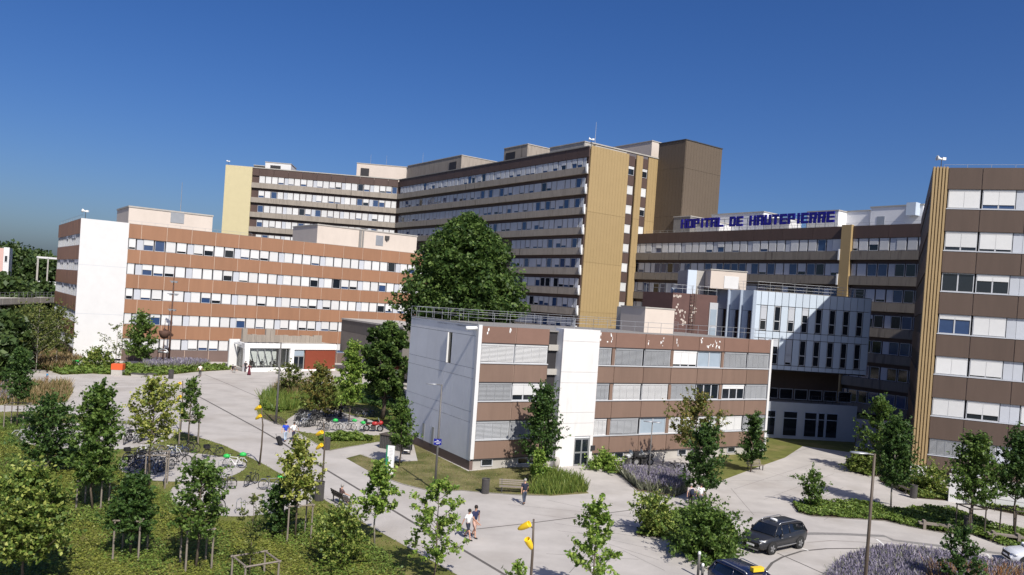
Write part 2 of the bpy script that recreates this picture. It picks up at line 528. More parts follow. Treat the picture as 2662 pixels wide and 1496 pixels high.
# plant on the tower's roof
def roofbox(root, fr, uv0, uv1, y, d, zlow, ma='cream', grille=None):
    xa, za = fr.hit(*uv0, y); xb, zb = fr.hit(*uv1, y)
    o = block(root, fr, 'plant_room', min(xa, xb), max(xa, xb), y, y + d, zlow, max(za, zb), ma)
    h = max(za, zb) - zlow; w = abs(xb - xa)
    sub(o, 'coping', MB().box(-.1, w + .1, -.1, d + .1, 0, .2).mesh('coping', M['conc_light']), Matrix.Translation((0, 0, h)))
    if grille:
        sub(o, 'vent_grille', MB().box(w * grille[0], w * grille[1], -.08, 0, h * .25, h * .75).mesh('vent_grille', M['dark_gap']))
    return o
roofbox(T, FT, (690, 425), (757, 428), 3, 8, 45.5, 'white_wall', (.2, .6))
roofbox(T, FT, (660, 431), (688, 433), 3, 4, 45.5, 'dark_steel')
roofbox(T, FT, (928, 430), (1058, 436), 5, 8, 45.5, 'cream', (.08, .25))
roofbox(T, FQ, (1060, 433), (1200, 411), 4, 12, 45.5, 'concrete', (.8, .92))
roofbox(T, FQ, (1311, 388), (1372, 378.5), 3.5, 12, 45.5, 'concrete', (.1, .5))
roofbox(T, FQ, (1430, 386), (1520, 372), 2, 12, 45.5, 'conc_light')
roofbox(T, FG, (1695, 373), (1745, 380), 3.5, 14, 45.5, 'cream', None)

# ------------------------------------------------------------------ the lower wing that carries the sign
FS = Fr((53.1, 129.7), -53)
S = thing('hospital_wing', 'dark brown hospital wing with concrete bands below the blue rooftop letters', 'hospital wing', FS.m)
SX0, SX1 = -46.5, 22.0
block(S, FS, 'wall', SX0, SX1, .3, 14, 0, 29.7, 'maroon')
block(S, FS, 'roof', SX0, SX1, .25, 14, 29.7, 29.85, 'roof')
for a, c in ((SX0, .25), (2.05, SX1)):
    x = a
    while x < c - .3:
        e = min(x + 5.9, c)
        panel(S, FS, x, 0, 28.0, e - x, 2.02, 'maroon', .28, 'panel', .02)
        x = e
    for k in range(7):
        zb = 25.93 - 4.05 * k
        n = max(1, int(round((c - a) / 7.8))); w = (c - a) / n
        for i in range(n):
            panel(S, FS, a + i * w, -.34, zb - 1.42, w, 1.4, 'concrete_shaded', .62, 'concrete_band', .02)
for k in range(7):  # lower rows get barer, greyer windows that stand in for shade
    zb = 25.93 - 4.05 * k
    if k < 4: strip(S, FS, SX0 + .1, .2, zb + .05, 1.95, .12, -32.94 - 2 * BAY, .8, (.1, .65, .6, .6)[k], 'grey_panel' if k else None)
    strip(S, FS, 2.1, 18, zb + .05, 1.95, .12, 1.4, .4, (.1, .6, .7, .8, .8, .8, .8)[k], 'grey_panel' if k else None)
block(S, FS, 'pilaster', .3, 2.0, -.5, .28, 0, 30.2, 'tan')
for k in range(4):
    zb = 25.93 - 4.05 * k
    block(S, FS, 'band_end', .02, .28, -.62, -.1, zb - 1.5, zb + .3, 'white_paint')
railing(S, [FS.p(SX0 + 2, .8, 29.85), FS.p(18, .8, 29.85)], [32], .75, rails=(.5, 1.0))
# plant behind the letters
def rb2(u0, u1, v, y, d, ma):
    return roofbox(S, FS, (u0, v), (u1, v), y, d, 29.8, ma)
rb2(1752, 1795, 566, 4, 5, 'roof'); rb2(1812, 1870, 582, 3.2, 4, 'white_wall'); rb2(1850, 1985, 560, 7, 5, 'grey_wall')
rb2(1985, 2050, 572, 3.5, 4, 'white_wall'); rb2(2100, 2180, 553, 3.4, 5, 'white_paint'); rb2(2180, 2262, 553, 6, 5, 'grey_wall')
o = rb2(2264, 2400, 541, 5, 6, 'grey_wall')
sub(o, 'vent_duct', MB().box(6.6, 8.1, -1.4, 0, 2.1, 4.1).mesh('vent_duct', M['ice']))
sub(o, 'vent_grille', MB().box(1.2, 2.5, -.06, 0, .9, 2.3).mesh('vent_grille', M['steel']))

# letters of the sign
def letter_blocks(ch):
    """strokes on a 5 x 7 grid: (x0, x1, z0, z1)"""
    t = 1.6
    V = lambda x: (x, x + t, 0, 7)
    top, mid, bot = (0, 5, 7 - t, 7), (0, 5, 2.9, 4.1), (0, 5, 0, t)
    return {'H': [V(0), V(5 - t), mid], 'O': [V(0), V(5 - t), top, bot], 'P': [V(0), top, mid, (5 - t, 5, 2.9, 7)],
            'I': [V(1.0)], 'T': [V(1.7), top], 'A': [V(0), V(5 - t), top, mid], 'L': [V(0), bot],
            'D': [V(0), (5 - t, 5, .8, 6.2), (0, 4.4, 7 - t, 7), (0, 4.4, 0, t)], 'E': [V(0), top, mid, bot],
            'U': [V(0), V(5 - t), bot], 'R': [V(0), top, mid, (5 - t, 5, 2.9, 7), (5 - t - .5, 5 - .5, 0, 3)]}[ch]
ya = .9
xa, za = FS.hit(1770, 595, ya); xb, zb_ = FS.hit(2169, 573, ya)
text = 'HOPITAL DE HAUTEPIERRE'
adv = {'I': 3.6, ' ': 4.4}
tot = sum(adv.get(c, 5.75) for c in text) - .75
k = (xb - xa) / tot
SG = thing('rooftop_sign', 'large blue rooftop letters reading HOPITAL DE HAUTEPIERRE on a steel frame', 'sign', FS.at(xa, ya, 30.0))
x = 0
zl = za - 30.0; hz = FS.hit(1770, 571, ya)[1] - za
for c in text:
    if c != ' ':
        b = MB()
        for i, (x0, x1, z0, z1) in enumerate(letter_blocks(c)):
            e = .004 * i
            b.box(x0 * k * .98, x1 * k * .98, -.18 - e, .1 + e, z0 / 7 * hz, z1 / 7 * hz)
        if c == 'O' and x < 10 * k:
            pass
        sub(SG, 'letter', b.mesh('letter_' + c.lower(), M['blue_sign']), Matrix.Translation((x, 0, zl)))
    x += adv.get(c, 5.75) * k
b = MB()
for i in range(20):
    xx = (xb - xa) * i / 19
    b.box(xx - .04, xx + .04, .14, .22, -.15, zl + hz * .85)
    b.tube((xx, .18, zl + hz * .7), (xx, 1.7, -.1), .03, n=5)
b.box(0, xb - xa, .12, .2, zl + .3, zl + .4).box(0, xb - xa, .12, .2, zl + hz * .75, zl + hz * .75 + .1)
sub(SG, 'support_frame', b.mesh('support_frame', M['steel']))

# ------------------------------------------------------------------ brown ward block on the right
FR = Fr(G(2366.5, 1231), -21.3)
KR = FR.o.length / 92.54
ZR = lambda z: 14 + (z - 14) * KR if z > 1 else z * KR
RB = thing('ward_block', 'tall dark brown ward block with wide windows and an ochre ribbed corner strip', 'hospital block', FR.m)
RZ = [(ZR(a), ZR(c)) for a, c in [(28.67, 30.86), (24.35, 26.6), (20.07, 22.27), (15.8, 18.05), (11.44, 13.69), (7.14, 9.46), (2.87, 5.15)]] + [(0, ZR(1.12))]
RT = RZ[0][1]; C1 = 1.42 * KR; MD = 3.93 * KR
RX = 25.0
SA = 64.0 + 21.3                          # the side face is not quite square to the front
sx, sy = math.cos(R(SA)), math.sin(R(SA))
wpart(RB, 'wall', MB().prism([(.4, .3), (RX, .3), (RX, 36), (.4 + sx * 40, sy * 40)], 0, RT - .25).mesh('wall', M['dark_gap']), FR.m)
wpart(RB, 'roof', MB().prism([(0, .1), (RX, .1), (RX, 36), (sx * 40, sy * 40)], RT - .22, RT - .1).mesh('roof', M['roof']), FR.m)
for z0, z1 in RZ:
    block(RB, FR, 'joint', C1, RX, .03, .3, z0 + .02, z1 - .02, 'rail')
    x = 4.5 * KR - MD
    while x < RX - 1:
        a = max(x, C1); e = min(x + MD, RX)
        panel(RB, FR, a, -.1, z0, e - a, z1 - z0, 'dark_brown', .16, 'panel', .035)
        x += MD
    block(RB, FR, 'sill', C1, RX, -.14, .0, z1 - .01, z1 + .07, 'grey_panel') if z1 < 27 else None
cov = {0: [1, .78, 1], 1: [.8, .86, 1], 2: [0, .35, .9], 3: [.25, .97, .97], 4: [1, .9, .97], 5: [1, .7, .8], 6: [.8, .8, .9]}
for r, (z1, z0) in enumerate(zip([a[0] for a in RZ[:-1]], [a[1] for a in RZ[1:]])):
    for bx in range(3):
        x = (1.55 + bx * BAY) * KR
        for i in range(2):
            s = cov[r][i] if bx == 0 else shut()
            if r == 6: window(RB, FR, x + i * 3.1 * KR, .06, z0 + .07, 2.92 * KR, z1 - z0 - .1, .97, 'glass', 2, 'blind', 'slat')
            else: window(RB, FR, x + i * 3.1 * KR, .06, z0 + .07, 2.92 * KR, z1 - z0 - .1, s, 'glass_blue' if (r, i) in ((3, 0), (0, 1)) else 'glass', 2)
        for q in (0, .85):
            panel(RB, FR, x + (6.08 + q) * KR, .08, z0 + .07, .85 * KR, z1 - z0 - .1, 'grey_panel', .06, 'infill_panel', .012)
for i in range(5):
    wpart(RB, 'rib', MB().box(0, .17, -.16, .0, .9, RT + .09).mesh('rib', M['pilaster']), FR.at(i * .295 * KR, 0, 0))
block(RB, FR, 'corner_strip', -.02, C1, 0, .32, .9, RT + .04, 'tan')
block(RB, FR, 'plinth', -.05, C1 + .03, -.2, .4, 0, .9, 'white_wall')
FRs = Fr(FR.p(sx * 40, sy * 40), -116.0)
for z0, z1 in RZ:
    for i in range(10):
        panel(RB, FRs, i * 3.98, -.04, z0, 3.98, z1 - z0, 'dark_brown', .1, 'panel', .03)
block(RB, FRs, 'side_wall', 0, 39.9, .06, .3, 0, RT - .15, 'dark_gap')
railing(RB, [FR.p(1, .8, RT - .1), FR.p(RX, .8, RT - .1)], [12], .55, rails=(1.0,))
# ramp wall and canopy at its foot
block(RB, FR, 'entrance_canopy', 3.4, 6.0, -1.6, -.14, .8, .95, 'grey_panel')

# ------------------------------------------------------------------ low office block in the middle
FF = Fr((-2.61, 64.17), 31)
OB = thing('office_block', 'low three storey brown and white office block with a white stair tower and slatted blinds', 'office block', FF.m)
FX = 34.9
block(OB, FF, 'wall', .25, FX - .2, .3, 13.4, .3, 11.6, 'dark_gap')
block(OB, FF, 'plinth', .1, FX - .1, .1, 13.5, 0, .9, 'conc_light')
block(OB, FF, 'roof', 0, FX, .15, 13.6, 11.6, 11.72, 'roof')
FZ = [(10.48, 11.82), (7.25, 8.76), (4.06, 5.6), (.9, 2.4)]
segs = [(.32, 3.63), (3.63, 6.98)], [(11.95, 14.25), (14.25, 17.73), (17.73, 21.13), (21.13, 24.55), (24.55, 27.95), (27.95, 31.4), (31.4, 34.62)]
flake = mat('flaking_brown_panel', (.19, .112, .085), .6, .06, .8, rnd=.06)
M['flake'] = flake
for z0, z1 in FZ:
    for sg in segs:
        block(OB, FF, 'joint', sg[0][0], sg[-1][1], .05, .3, z0 + .02, z1 - .02, 'rail')
        for a, c in sg:
            panel(OB, FF, a, -.02, z0, c - a, z1 - z0, 'flake' if z0 > 10 else 'purple_brown', .08, 'panel', .03)
        if z1 < 11: block(OB, FF, 'sill', sg[0][0], sg[-1][1], -.09, .1, z1, z1 + .08, 'frame')
        block(OB, FF, 'head_rail', sg[0][0], sg[-1][1], -.05, .1, z0 - .07, z0, 'dark_gap')
win = {0: [('w', .35, 3.2, 1, 'slat_white'), ('w', 3.62, 3.28, 1, 'slat_white'), ('w', 12.0, 1.85, 1, 'slat'), ('w', 14.3, 3.25, 1, 'slat'), ('w', 17.77, 3.2, 1, 'slat'), ('s', 21.28, 3.1, .85, 0), ('g', 24.5, 3.15, 0, 0), ('w', 28.1, 3.15, 1, 'slat'), ('w', 31.45, 3.1, 1, 'slat')],
       1: [('w', .35, 3.2, .95, 'slat'), ('s', 3.62, 3.28, .68, 0), ('w', 12.0, 1.85, 1, 'slat'), ('w', 14.3, 3.25, 1, 'slat_white'), ('w', 17.72, 3.2, 1, 'slat_white'), ('w', 21.2, 3.25, 1, 'slat'), ('o', 24.6, 3.05, 0, 0), ('s', 28.15, 3.1, .3, 0), ('w', 31.45, 3.1, 1, 'slat')],
       2: [('w', .35, 3.2, 1, 'slat'), ('w', 3.62, 3.28, 1, 'slat'), ('w', 12.0, 1.85, 1, 'slat_white'), ('w', 14.3, 3.25, .97, 'slat'), ('g', 17.77, 3.2, 0, 0), ('w', 21.28, 3.1, 1, 'slat_white'), ('w', 24.5, 3.15, 1, 'slat_white'), ('s', 28.1, 3.15, .95, 0), ('w', 31.45, 3.1, 1, 'slat')]}
M['fogged'] = mat('reflecting_glass', (.3, .36, .42), .2, .06, 1, spec=.6)
for r, zz in enumerate((8.84, 5.68, 2.48)):
    zt = (10.4, 7.18, 3.98)[r]
    for kd, x, w, s, mt in win[r]:
        if kd == 'w': window(OB, FF, x, .06, zz, w, zt - zz, s, 'glass', 2, 'blind', mt)
        elif kd == 's': window(OB, FF, x, .06, zz, w, zt - zz, s, 'glass', 3)
        elif kd == 'g': window(OB, FF, x, .06, zz, w, zt - zz, 0, 'fogged', 2)
        else: window(OB, FF, x, .06, zz, w, zt - zz, 0, 'glass', 3)
    for x in (13.92, 20.98, 27.7):
        block(OB, FF, 'mullion', x, x + .34, -.01, .2, zz - .05, zt, 'purple_brown')
# flaked paint on the parapet, real flakes of the pale primer a few millimetres proud
fb = MB(); fr_ = random.Random(3)
for (xa_, xb_, n) in ((.8, 1.0, 2), (2.9, 3.1, 2), (12.2, 12.5, 4), (13.0, 13.9, 6), (17.9, 18.4, 2), (19.3, 20.0, 5), (21.5, 21.8, 3), (24.7, 25.0, 4), (25.6, 27.4, 16)):
    for i in range(n):
        x = fr_.uniform(xa_, xb_); z = fr_.uniform(10.75, 11.7); w = fr_.uniform(.03, .13); h = fr_.uniform(.05, .24)
        pts = [(x + w * math.cos(t) * fr_.uniform(.6, 1), -.028, z + h * math.sin(t) * fr_.uniform(.6, 1)) for t in (0, 1, 2, 3.1, 4.2, 5.2)]
        pts = [(p[0], p[1], min(max(p[2], 10.55), 11.78)) for p in pts]
        fb.add(pts, [tuple(range(5, -1, -1))])
wpart(OB, 'flaked_paint', fb.mesh('flaked_paint', M['white_paint']), FF.m, 'stuff')
# dark glazed stair beside the tower
block(OB, FF, 'stair_wall', 7.0, 8.05, .32, .5, .5, 11.7, 'void')
for k in range(5):
    block(OB, FF, 'landing', 7.02, 8.0, .05, .31, 1.6 + k * 2.1, 2.1 + k * 2.1, 'conc_light')
# white stair tower
block(OB, FF, 'stair_tower', 8.0, 11.9, -.58, .6, 0, 11.95, 'grey_wall')
zc = [0, 1.2, 2.6, 3.76, 4.7, 7.3, 8.24, 10.92, 11.98]
for a, c in zip(zc[:-1], zc[1:]):
    if a < 2.5:
        panel(OB, FF, 7.98, -.66, a, 1.95, c - a, 'white_stain', .1, 'facing_panel', .008)
        panel(OB, FF, 11.58, -.66, a, .34, c - a, 'white_stain', .1, 'facing_panel', .008)
    else: panel(OB, FF, 7.98, -.66, a + .01, 3.94, c - a - .02, 'white_stain', .1, 'facing_panel', .008)
dr = wpart(OB, 'door', MB().box(0, 1.62, 0, .09, 0, 2.4).mesh('door', M['steel']), FF.at(9.95, -.64, .05))
for x0 in (.1, .86):
    sub(dr, 'pane', MB().box(x0, x0 + .6, -.015, 0, .1, 1.05).box(x0, x0 + .6, -.015, 0, 1.2, 2.25).mesh('pane', M['glass']))
block(OB, FF, 'door_lamp', 11.7, 12.15, -.75, -.68, 1.3, 1.75, 'dark_gap')
# corner trims
block(OB, FF, 'corner_trim', -.03, .3, -.1, .3, .9, 11.9, 'white_wall')
block(OB, FF, 'corner_trim', FX - .27, FX + .03, -.1, .3, .2, 11.9, 'white_wall')
# basement windows
for x in (1.1, 4.6, 5.7, 15, 17, 22.8, 24.5, 29.5):
    window(OB, FF, x, .02, .25, 1.1, .58, 0, 'glass', 1)
# side wall cladding
FFs = Fr(FF.p(0, 13.6), -59)
block(OB, FFs, 'side_wall', 0, 13.5, .06, .3, .7, 11.7, 'dark_gap')
block(OB, FFs, 'side_plinth', .02, 13.6, .0, .3, 0, .72, 'base_brown')
zs = [.74, 3.85, 4.72, 7.45, 8.28, 10.95, 11.85]
for a, c in zip(zs[:-1], zs[1:]):
    for i in range(7):
        if a == 8.28 and i == 4:
            continue
        panel(OB, FFs, i * 1.94, 0, a + .015, 1.94, c - a - .03, 'grey_wall', .08, 'facing_panel', .008)
panel(OB, FFs, 7.76, 0, 8.295, .5, 2.64, 'grey_wall', .08, 'facing_panel', .004)
panel(OB, FFs, 8.95, 0, 8.295, .75, 2.64, 'grey_wall', .08, 'facing_panel', .004)
block(OB, FFs, 'slit_window', 8.27, 8.95, .04, .07, 8.3, 10.94, 'glass')
block(OB, FFs, 'window_reveal', 8.24, 8.3, -.12, .06, 8.3, 10.94, 'white_wall')
for x in (4.2, 6.2):
    block(OB, FFs, 'vent_grille', x, x + .45, -.03, 0, .8, 2.3, 'steel')
block(OB, FFs, 'parapet_cap', 0, 13.6, -.05, .4, 11.86, 11.95, 'steel')
wpart(OB, 'gutter_spout', MB().tube((0, 0, 0), (0, -1.0, -.05), .16, n=10).mesh('gutter_spout', M['white_paint'], True), FFs.at(13.3, 0, 11.62))
railing(OB, [FF.p(-.1, 13.4, 11.9), FF.p(.2, .6, 11.9), FF.p(7.9, .6, 11.9), FF.p(12, .6, 11.9), FF.p(34.6, .7, 11.9)], [8, 5, 2, 14], 1.0)
railing(OB, [FF.p(.4, 13.3, 11.9), FF.p(34, 13.3, 11.9)], [20], 1.0)
# rooftop plant
xa_, za_ = FF.hit(1678, 801, 7); xb_, _ = FF.hit(1754, 806, 7)
o = block(OB, FF, 'plant_room', xa_, xb_, 7, 11, 11.7, za_, 'cream')
sub(o, 'coping', MB().box(-.06, xb_ - xa_ + .06, -.06, 4.06, 0, .12).mesh('coping', M['conc_light']), Matrix.Translation((0, 0, za_ - 11.7)))
xc_, zc_ = FF.hit(1650, 800, 9.5)
o = block(OB, FF, 'roof_access', xc_, xa_ + 1.5, 9.5, 12.5, 11.7, zc_, 'conc_light')
sub(o, 'door', MB().box(.4, 1.5, -.06, 0, .1, 2.1).mesh('door', M['dark_gap']))

# ------------------------------------------------------------------ white glazed annex and its brown stair block
cW = far(1962.4, 755.5, 97.5)
FW = Fr(cW, 5.5); FWl = Fr(FW.p(0, 0) + Vector((math.cos(R(125.5)), math.sin(R(125.5)), 0)) * 13.0, -54.5)
AN = thing('glazed_annex', 'white glass panelled annex hovering over a dark recessed floor, half in shadow', 'hospital annex', FW.m)
wx, _ = FW.hit(2266, 776); wz1 = cW.z; _, wz0 = FW.hit(2009.9, 961)
block(AN, FW, 'wall', .1, wx - .1, .3, 12, wz0 + .05, wz1 - .1, 'dark_gap')
hz_ = wz1 - wz0
def zat(v): return FW.hit(2100, v)[1]
zz = [wz0, wz0 + hz_ * .06, wz0 + hz_ * .40, wz0 + hz_ * .49, wz0 + hz_ * .82, wz1]
nc = 17; pw = wx / nc
for j in range(5):
    for i in range(nc):
        tall = j in (1, 3)
        if tall and i % 2 == 1:
            z0, z1 = zz[j] + .08, zz[j + 1] - .05
            window(AN, FW, i * pw + .04, .05, z0, pw - .08, z1 - z0, rng.choice((0, .3, .55, .9)) if i < 9 else 0, 'glass', 1, 'shutter', 'grey_panel')
            block(AN, FW, 'transom', i * pw + .05, (i + 1) * pw - .05, .02, .12, z0 + (z1 - z0) * .38, z0 + (z1 - z0) * .38 + .1, 'frame')
        else:
            panel(AN, FW, i * pw, 0, zz[j] + .03, pw, zz[j + 1] - zz[j] - .06, 'ice', .08, 'glass_panel', .03)
FWr = Fr(FW.p(wx, 0), 95.5)
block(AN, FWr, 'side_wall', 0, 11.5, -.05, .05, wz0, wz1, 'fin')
block(AN, FW, 'soffit', .05, wx - .05, .1, 11.9, wz0 - .12, wz0 - .02, 'soffit')
# finned face
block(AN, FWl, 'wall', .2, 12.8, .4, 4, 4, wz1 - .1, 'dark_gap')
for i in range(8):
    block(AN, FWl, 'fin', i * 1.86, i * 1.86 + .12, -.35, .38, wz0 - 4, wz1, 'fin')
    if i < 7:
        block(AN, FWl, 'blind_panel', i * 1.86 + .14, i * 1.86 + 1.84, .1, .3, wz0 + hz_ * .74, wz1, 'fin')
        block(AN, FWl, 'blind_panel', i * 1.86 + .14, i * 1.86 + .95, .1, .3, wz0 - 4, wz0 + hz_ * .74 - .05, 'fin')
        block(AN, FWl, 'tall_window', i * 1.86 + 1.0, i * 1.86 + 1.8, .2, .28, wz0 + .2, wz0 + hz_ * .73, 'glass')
block(AN, FW, 'roof', 0, wx, .2, 12, wz1 - .08, wz1 + .06, 'roof')
railing(AN, [FW.p(-6, 11, wz1), FW.p(.6, .6, wz1), FW.p(wx - .3, .6, wz1)], [6, 9], 1.1, rails=(.35, .7, 1.0))
# recessed floor, terrace and white ground floor
block(AN, FW, 'recessed_wall', 1, wx - 1.5, 3.5, 4, 4, wz0 - .1, 'dark_brown')
for i in range(6):
    window(AN, FW, 3.6 + i * 1.9, 3.38, 4.3, 1.7, 1.3, 0, 'glass', 1)
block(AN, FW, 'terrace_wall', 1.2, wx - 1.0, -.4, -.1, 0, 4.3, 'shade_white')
block(AN, FW, 'terrace_slab', 1.2, wx - 1.0, -.1, 4, 3.9, 4.2, 'roof')
railing(AN, [FW.p(8, .1, 4.2), FW.p(wx - 1.2, .1, 4.2)], [6], 1.0, ma='dark_steel')
for x0, x1 in ((1.8, 3.5), (4.4, 6.2), (7.0, 8.6), (8.7, 9.6), (9.7, 11.2)):
    o = wpart(AN, 'window', MB().box(0, x1 - x0, -.05, .0, 0, 3.0).mesh('window', M['fin']), FW.at(x0, -.4, .3))
    sub(o, 'pane', MB().box(.1, x1 - x0 - .1, -.07, -.05, .1, 2.1).box(.1, x1 - x0 - .1, -.07, -.05, 2.2, 2.9).mesh('pane', M['glass']))
# cream plant room on its roof
x0, z1 = FW.hit(1849, 702, 3); x1, _ = FW.hit(1942, 710, 3)
o = block(AN, FW, 'plant_room', x0, x1, 3, 9, wz1, z1, 'cream')
sub(o, 'coping', MB().box(-.08, x1 - x0 + .08, -.08, 6.08, 0, .12).mesh('coping', M['conc_light']), Matrix.Translation((0, 0, z1 - wz1)))
sub(o, 'vent_grille', MB().box((x1 - x0) * .38, (x1 - x0) * .78, -.05, 0, .1, 1.6).mesh('vent_grille', M['white_wall']))
x0b, _ = FW.hit(1789, 702, 5)
block(AN, FW, 'plant_room', x0b, x0 - .05, 5, 9, wz1 - 1, z1 - .1, 'conc_light')
block(AN, FW, 'plant_room', x0b - .1, x0b + 1.0, 4.6, 4.98, wz1 - 1, z1 - .1, 'ice')

cK = far(1750, 761, 96.0)
FK = Fr(cK, 5.5)
kx, _ = FK.hit(1866, 766)
BK = thing('stair_block', 'brown stair block with peeling paint and a roof railing behind the office block', 'building', FK.m)
block(BK, FK, 'wall', .05, kx, .05, 8, 0, cK.z, 'stair_brown')
FKl = Fr(FK.p(0, 0) + Vector((math.cos(R(125.5)), math.sin(R(125.5)), 0)) * 5.0, -54.5)
block(BK, FKl, 'side_wall', 0, 5, 0, 3, 0, cK.z - .02, 'stair_brown')
xw, zw = FK.hit(1846, 787)
o = wpart(BK, 'window', MB().box(0, 1.0, -.08, .0, 0, 4.4).mesh('window', M['frame']), FK.at(xw, .05, zw - 4.4))
sub(o, 'pane', MB().box(.12, .88, -.1, -.08, .3, 1.4).box(.12, .88, -.1, -.08, 1.7, 3.6).mesh('pane', M['fogged']))
fb = MB(); fr_ = random.Random(5)
for (cx_, cz_, sx, sz, n) in ((.9, -2.1, .5, .5, 16), (1.6, -3.4, .25, .7, 12), (2.7, -1.9, .3, .5, 12), (.6, -.4, .5, .12, 8), (2.4, -2.9, .1, .4, 5)):
    for i in range(n):
        x = cx_ + fr_.gauss(0, sx * .6); z = cK.z + cz_ + fr_.gauss(0, sz * .6); w = fr_.uniform(.04, .2); h = fr_.uniform(.04, .22)
        fb.add([(x + w * math.cos(t) * fr_.uniform(.6, 1), .042, z + h * math.sin(t) * fr_.uniform(.6, 1)) for t in (5.2, 4.2, 3.1, 2, 1, 0)], [(0, 1, 2, 3, 4, 5)])
wpart(BK, 'flaked_paint', fb.mesh('flaked_paint', M['cream']), FK.m, 'stuff')
b = MB()
for i in range(16):
    z = cK.z - 6 + i * .4
    b.box(0, .5, -.3, -.26, z, z + .05)
b.box(-.03, .02, -.32, -.24, cK.z - 6, cK.z + 1).box(.48, .53, -.32, -.24, cK.z - 6, cK.z + 1)
wpart(BK, 'ladder', b.mesh('ladder', M['dark_brown']), FK.at(FK.hit(1797, 780)[0], 0, 0))
railing(BK, [FKl.p(.2, .3, cK.z), FKl.p(4.8, .3, cK.z), FK.p(kx, .4, cK.z)], [4, 5], 1.0)

# ------------------------------------------------------------------ cafeteria pavilion and taupe hall
FP = Fr(G(633, 967), math.degrees(math.atan2(*(lambda a: (a.y, a.x))(G(876, 963) - G(633, 967)))))
CP = thing('cafeteria_pavilion', 'white framed glazed cafeteria pavilion with a russet wall panel', 'pavilion', FP.m)
pw_, pz_ = FP.hit(874, 905); xr_, _ = FP.hit(752, 960); _, pt = FP.hit(640, 893)
yd = (G(599, 953) - G(633, 967)).dot(FP.y)
xl = (G(599, 953) - G(633, 967)).dot(FP.x)
xt = xr_ + 1.0
block(CP, FP, 'fascia', .0, xr_, -.1, .35, pt - .75, pt, 'white_paint')
block(CP, FP, 'fascia', xr_, pw_, -.2, .3, pt - .95, pt - .02, 'white_paint')
block(CP, FP, 'roof', xr_ - .5, pw_, .35, 8, pt - .3, pt - .05, 'conc_light')
for i in range(7):
    block(CP, FP, 'roof_beam', .3 + i * (xr_ - .6) / 6, .45 + i * (xr_ - .6) / 6, .36, 4.4, pt - .45, pt - .15, 'white_paint')
block(CP, FP, 'plinth', .9, xr_, -.1, .4, 0, .6, 'white_paint')
block(CP, FP, 'plinth', xr_, pw_, -.2, .3, 0, .25, 'white_paint')
block(CP, FP, 'column', 0, .75, -.15, .5, 0, pt - .75, 'white_paint')
block(CP, FP, 'column', xr_ - .1, xr_ + .6, -.22, .4, .25, pt - .95, 'white_paint')
xd0, _ = FP.hit(762, 930); xd1, _ = FP.hit(790, 930); xp0, _ = FP.hit(793, 930); xp1, _ = FP.hit(871, 930)
o = wpart(CP, 'door', MB().box(0, xd1 - xd0, 0, .1, 0, pt - 1.25).mesh('door', M['steel']), FP.at(xd0, 0, .25))
sub(o, 'pane', MB().box(.1, (xd1 - xd0) * .47, -.02, 0, .1, 2.1).box((xd1 - xd0) * .55, xd1 - xd0 - .1, -.02, 0, .1, 2.1).mesh('pane', M['glass']))
sub(o, 'fanlight', MB().box(.1, xd1 - xd0 - .1, -.02, 0, 2.25, pt - 1.4).mesh('fanlight', M['fogged']))
block(CP, FP, 'wall_panel', xp0, xp1, -.05, .2, .25, pt - .95, 'red_panel')
block(CP, FP, 'wall', xr_ + .6, pw_, .3, 8, .2, pt - .4, 'conc_light')
block(CP, FP, 'back_wall', -.4, xr_, 4.5, 4.8, .2, pt + .3, 'white_wall')
block(CP, FP, 'floor', .1, xr_, .2, 6.5, .1, .5, 'conc_light')
for i in range(5):
    x = .9 + (xr_ - 1.0) * (i + 1) / 5.5
    block(CP, FP, 'mullion', x, x + .09, .1, .2, .6, pt - .75, 'steel')
M['clear'] = bpy.data.materials.new('clear_glass'); M['clear'].use_nodes = True
_n = M['clear'].node_tree; _n.nodes.remove(_n.nodes['Principled BSDF'])
_t = _n.nodes.new('ShaderNodeBsdfTransparent'); _g = _n.nodes.new('ShaderNodeBsdfGlossy'); _x = _n.nodes.new('ShaderNodeMixShader'); _f = _n.nodes.new('ShaderNodeFresnel')
_g.inputs['Roughness'].default_value = .03; _t.inputs['Color'].default_value = (.88, .92, .91, 1); _f.inputs['IOR'].default_value = 1.5
_n.links.new(_f.outputs[0], _x.inputs[0]); _n.links.new(_t.outputs[0], _x.inputs[1]); _n.links.new(_g.outputs[0], _x.inputs[2]); _n.links.new(_x.outputs[0], _n.nodes['Material Output'].inputs['Surface'])
block(CP, FP, 'pane', .76, xr_ - .12, .13, .15, .6, pt - .76, 'clear')
FPs = Fr(FP.p(xl, yd), math.degrees(math.atan2(*(lambda a: (a.y, a.x))(G(633, 967) - G(599, 953)))))
sl_ = (G(633, 967) - G(599, 953)).length
block(CP, FPs, 'fascia', 0, sl_, -.05, .3, pt - .85, pt - .02, 'white_paint')
block(CP, FPs, 'column', 0, .35, 0, .35, 0, pt - .85, 'white_paint')
for i in range(3):
    block(CP, FPs, 'mullion', 1.2 + i * sl_ / 4, 1.35 + i * sl_ / 4, .05, .2, .3, pt - .85, 'steel')
block(CP, FPs, 'pane', .36, sl_ - .1, .1, .12, .3, pt - .85, 'clear')
block(CP, FPs, 'plinth', 0, sl_, 0, .3, 0, .3, 'conc_light')
# rough concrete upstand behind it
b = MB(); fr_ = random.Random(11)
for i in range(18):
    x = 1 + i * (pw_ - 2) / 18
    b.box(x, x + (pw_ - 2) / 18 - .03, 3 + .02 * (i % 3), 3.5, 0, 1.2 + fr_.uniform(-.1, .1) + (1.0 if i in (0, 5, 6) else 0))
wpart(CP, 'upstand', b.mesh('upstand', M['concrete']), FP.at(0, 0, pt - .05))

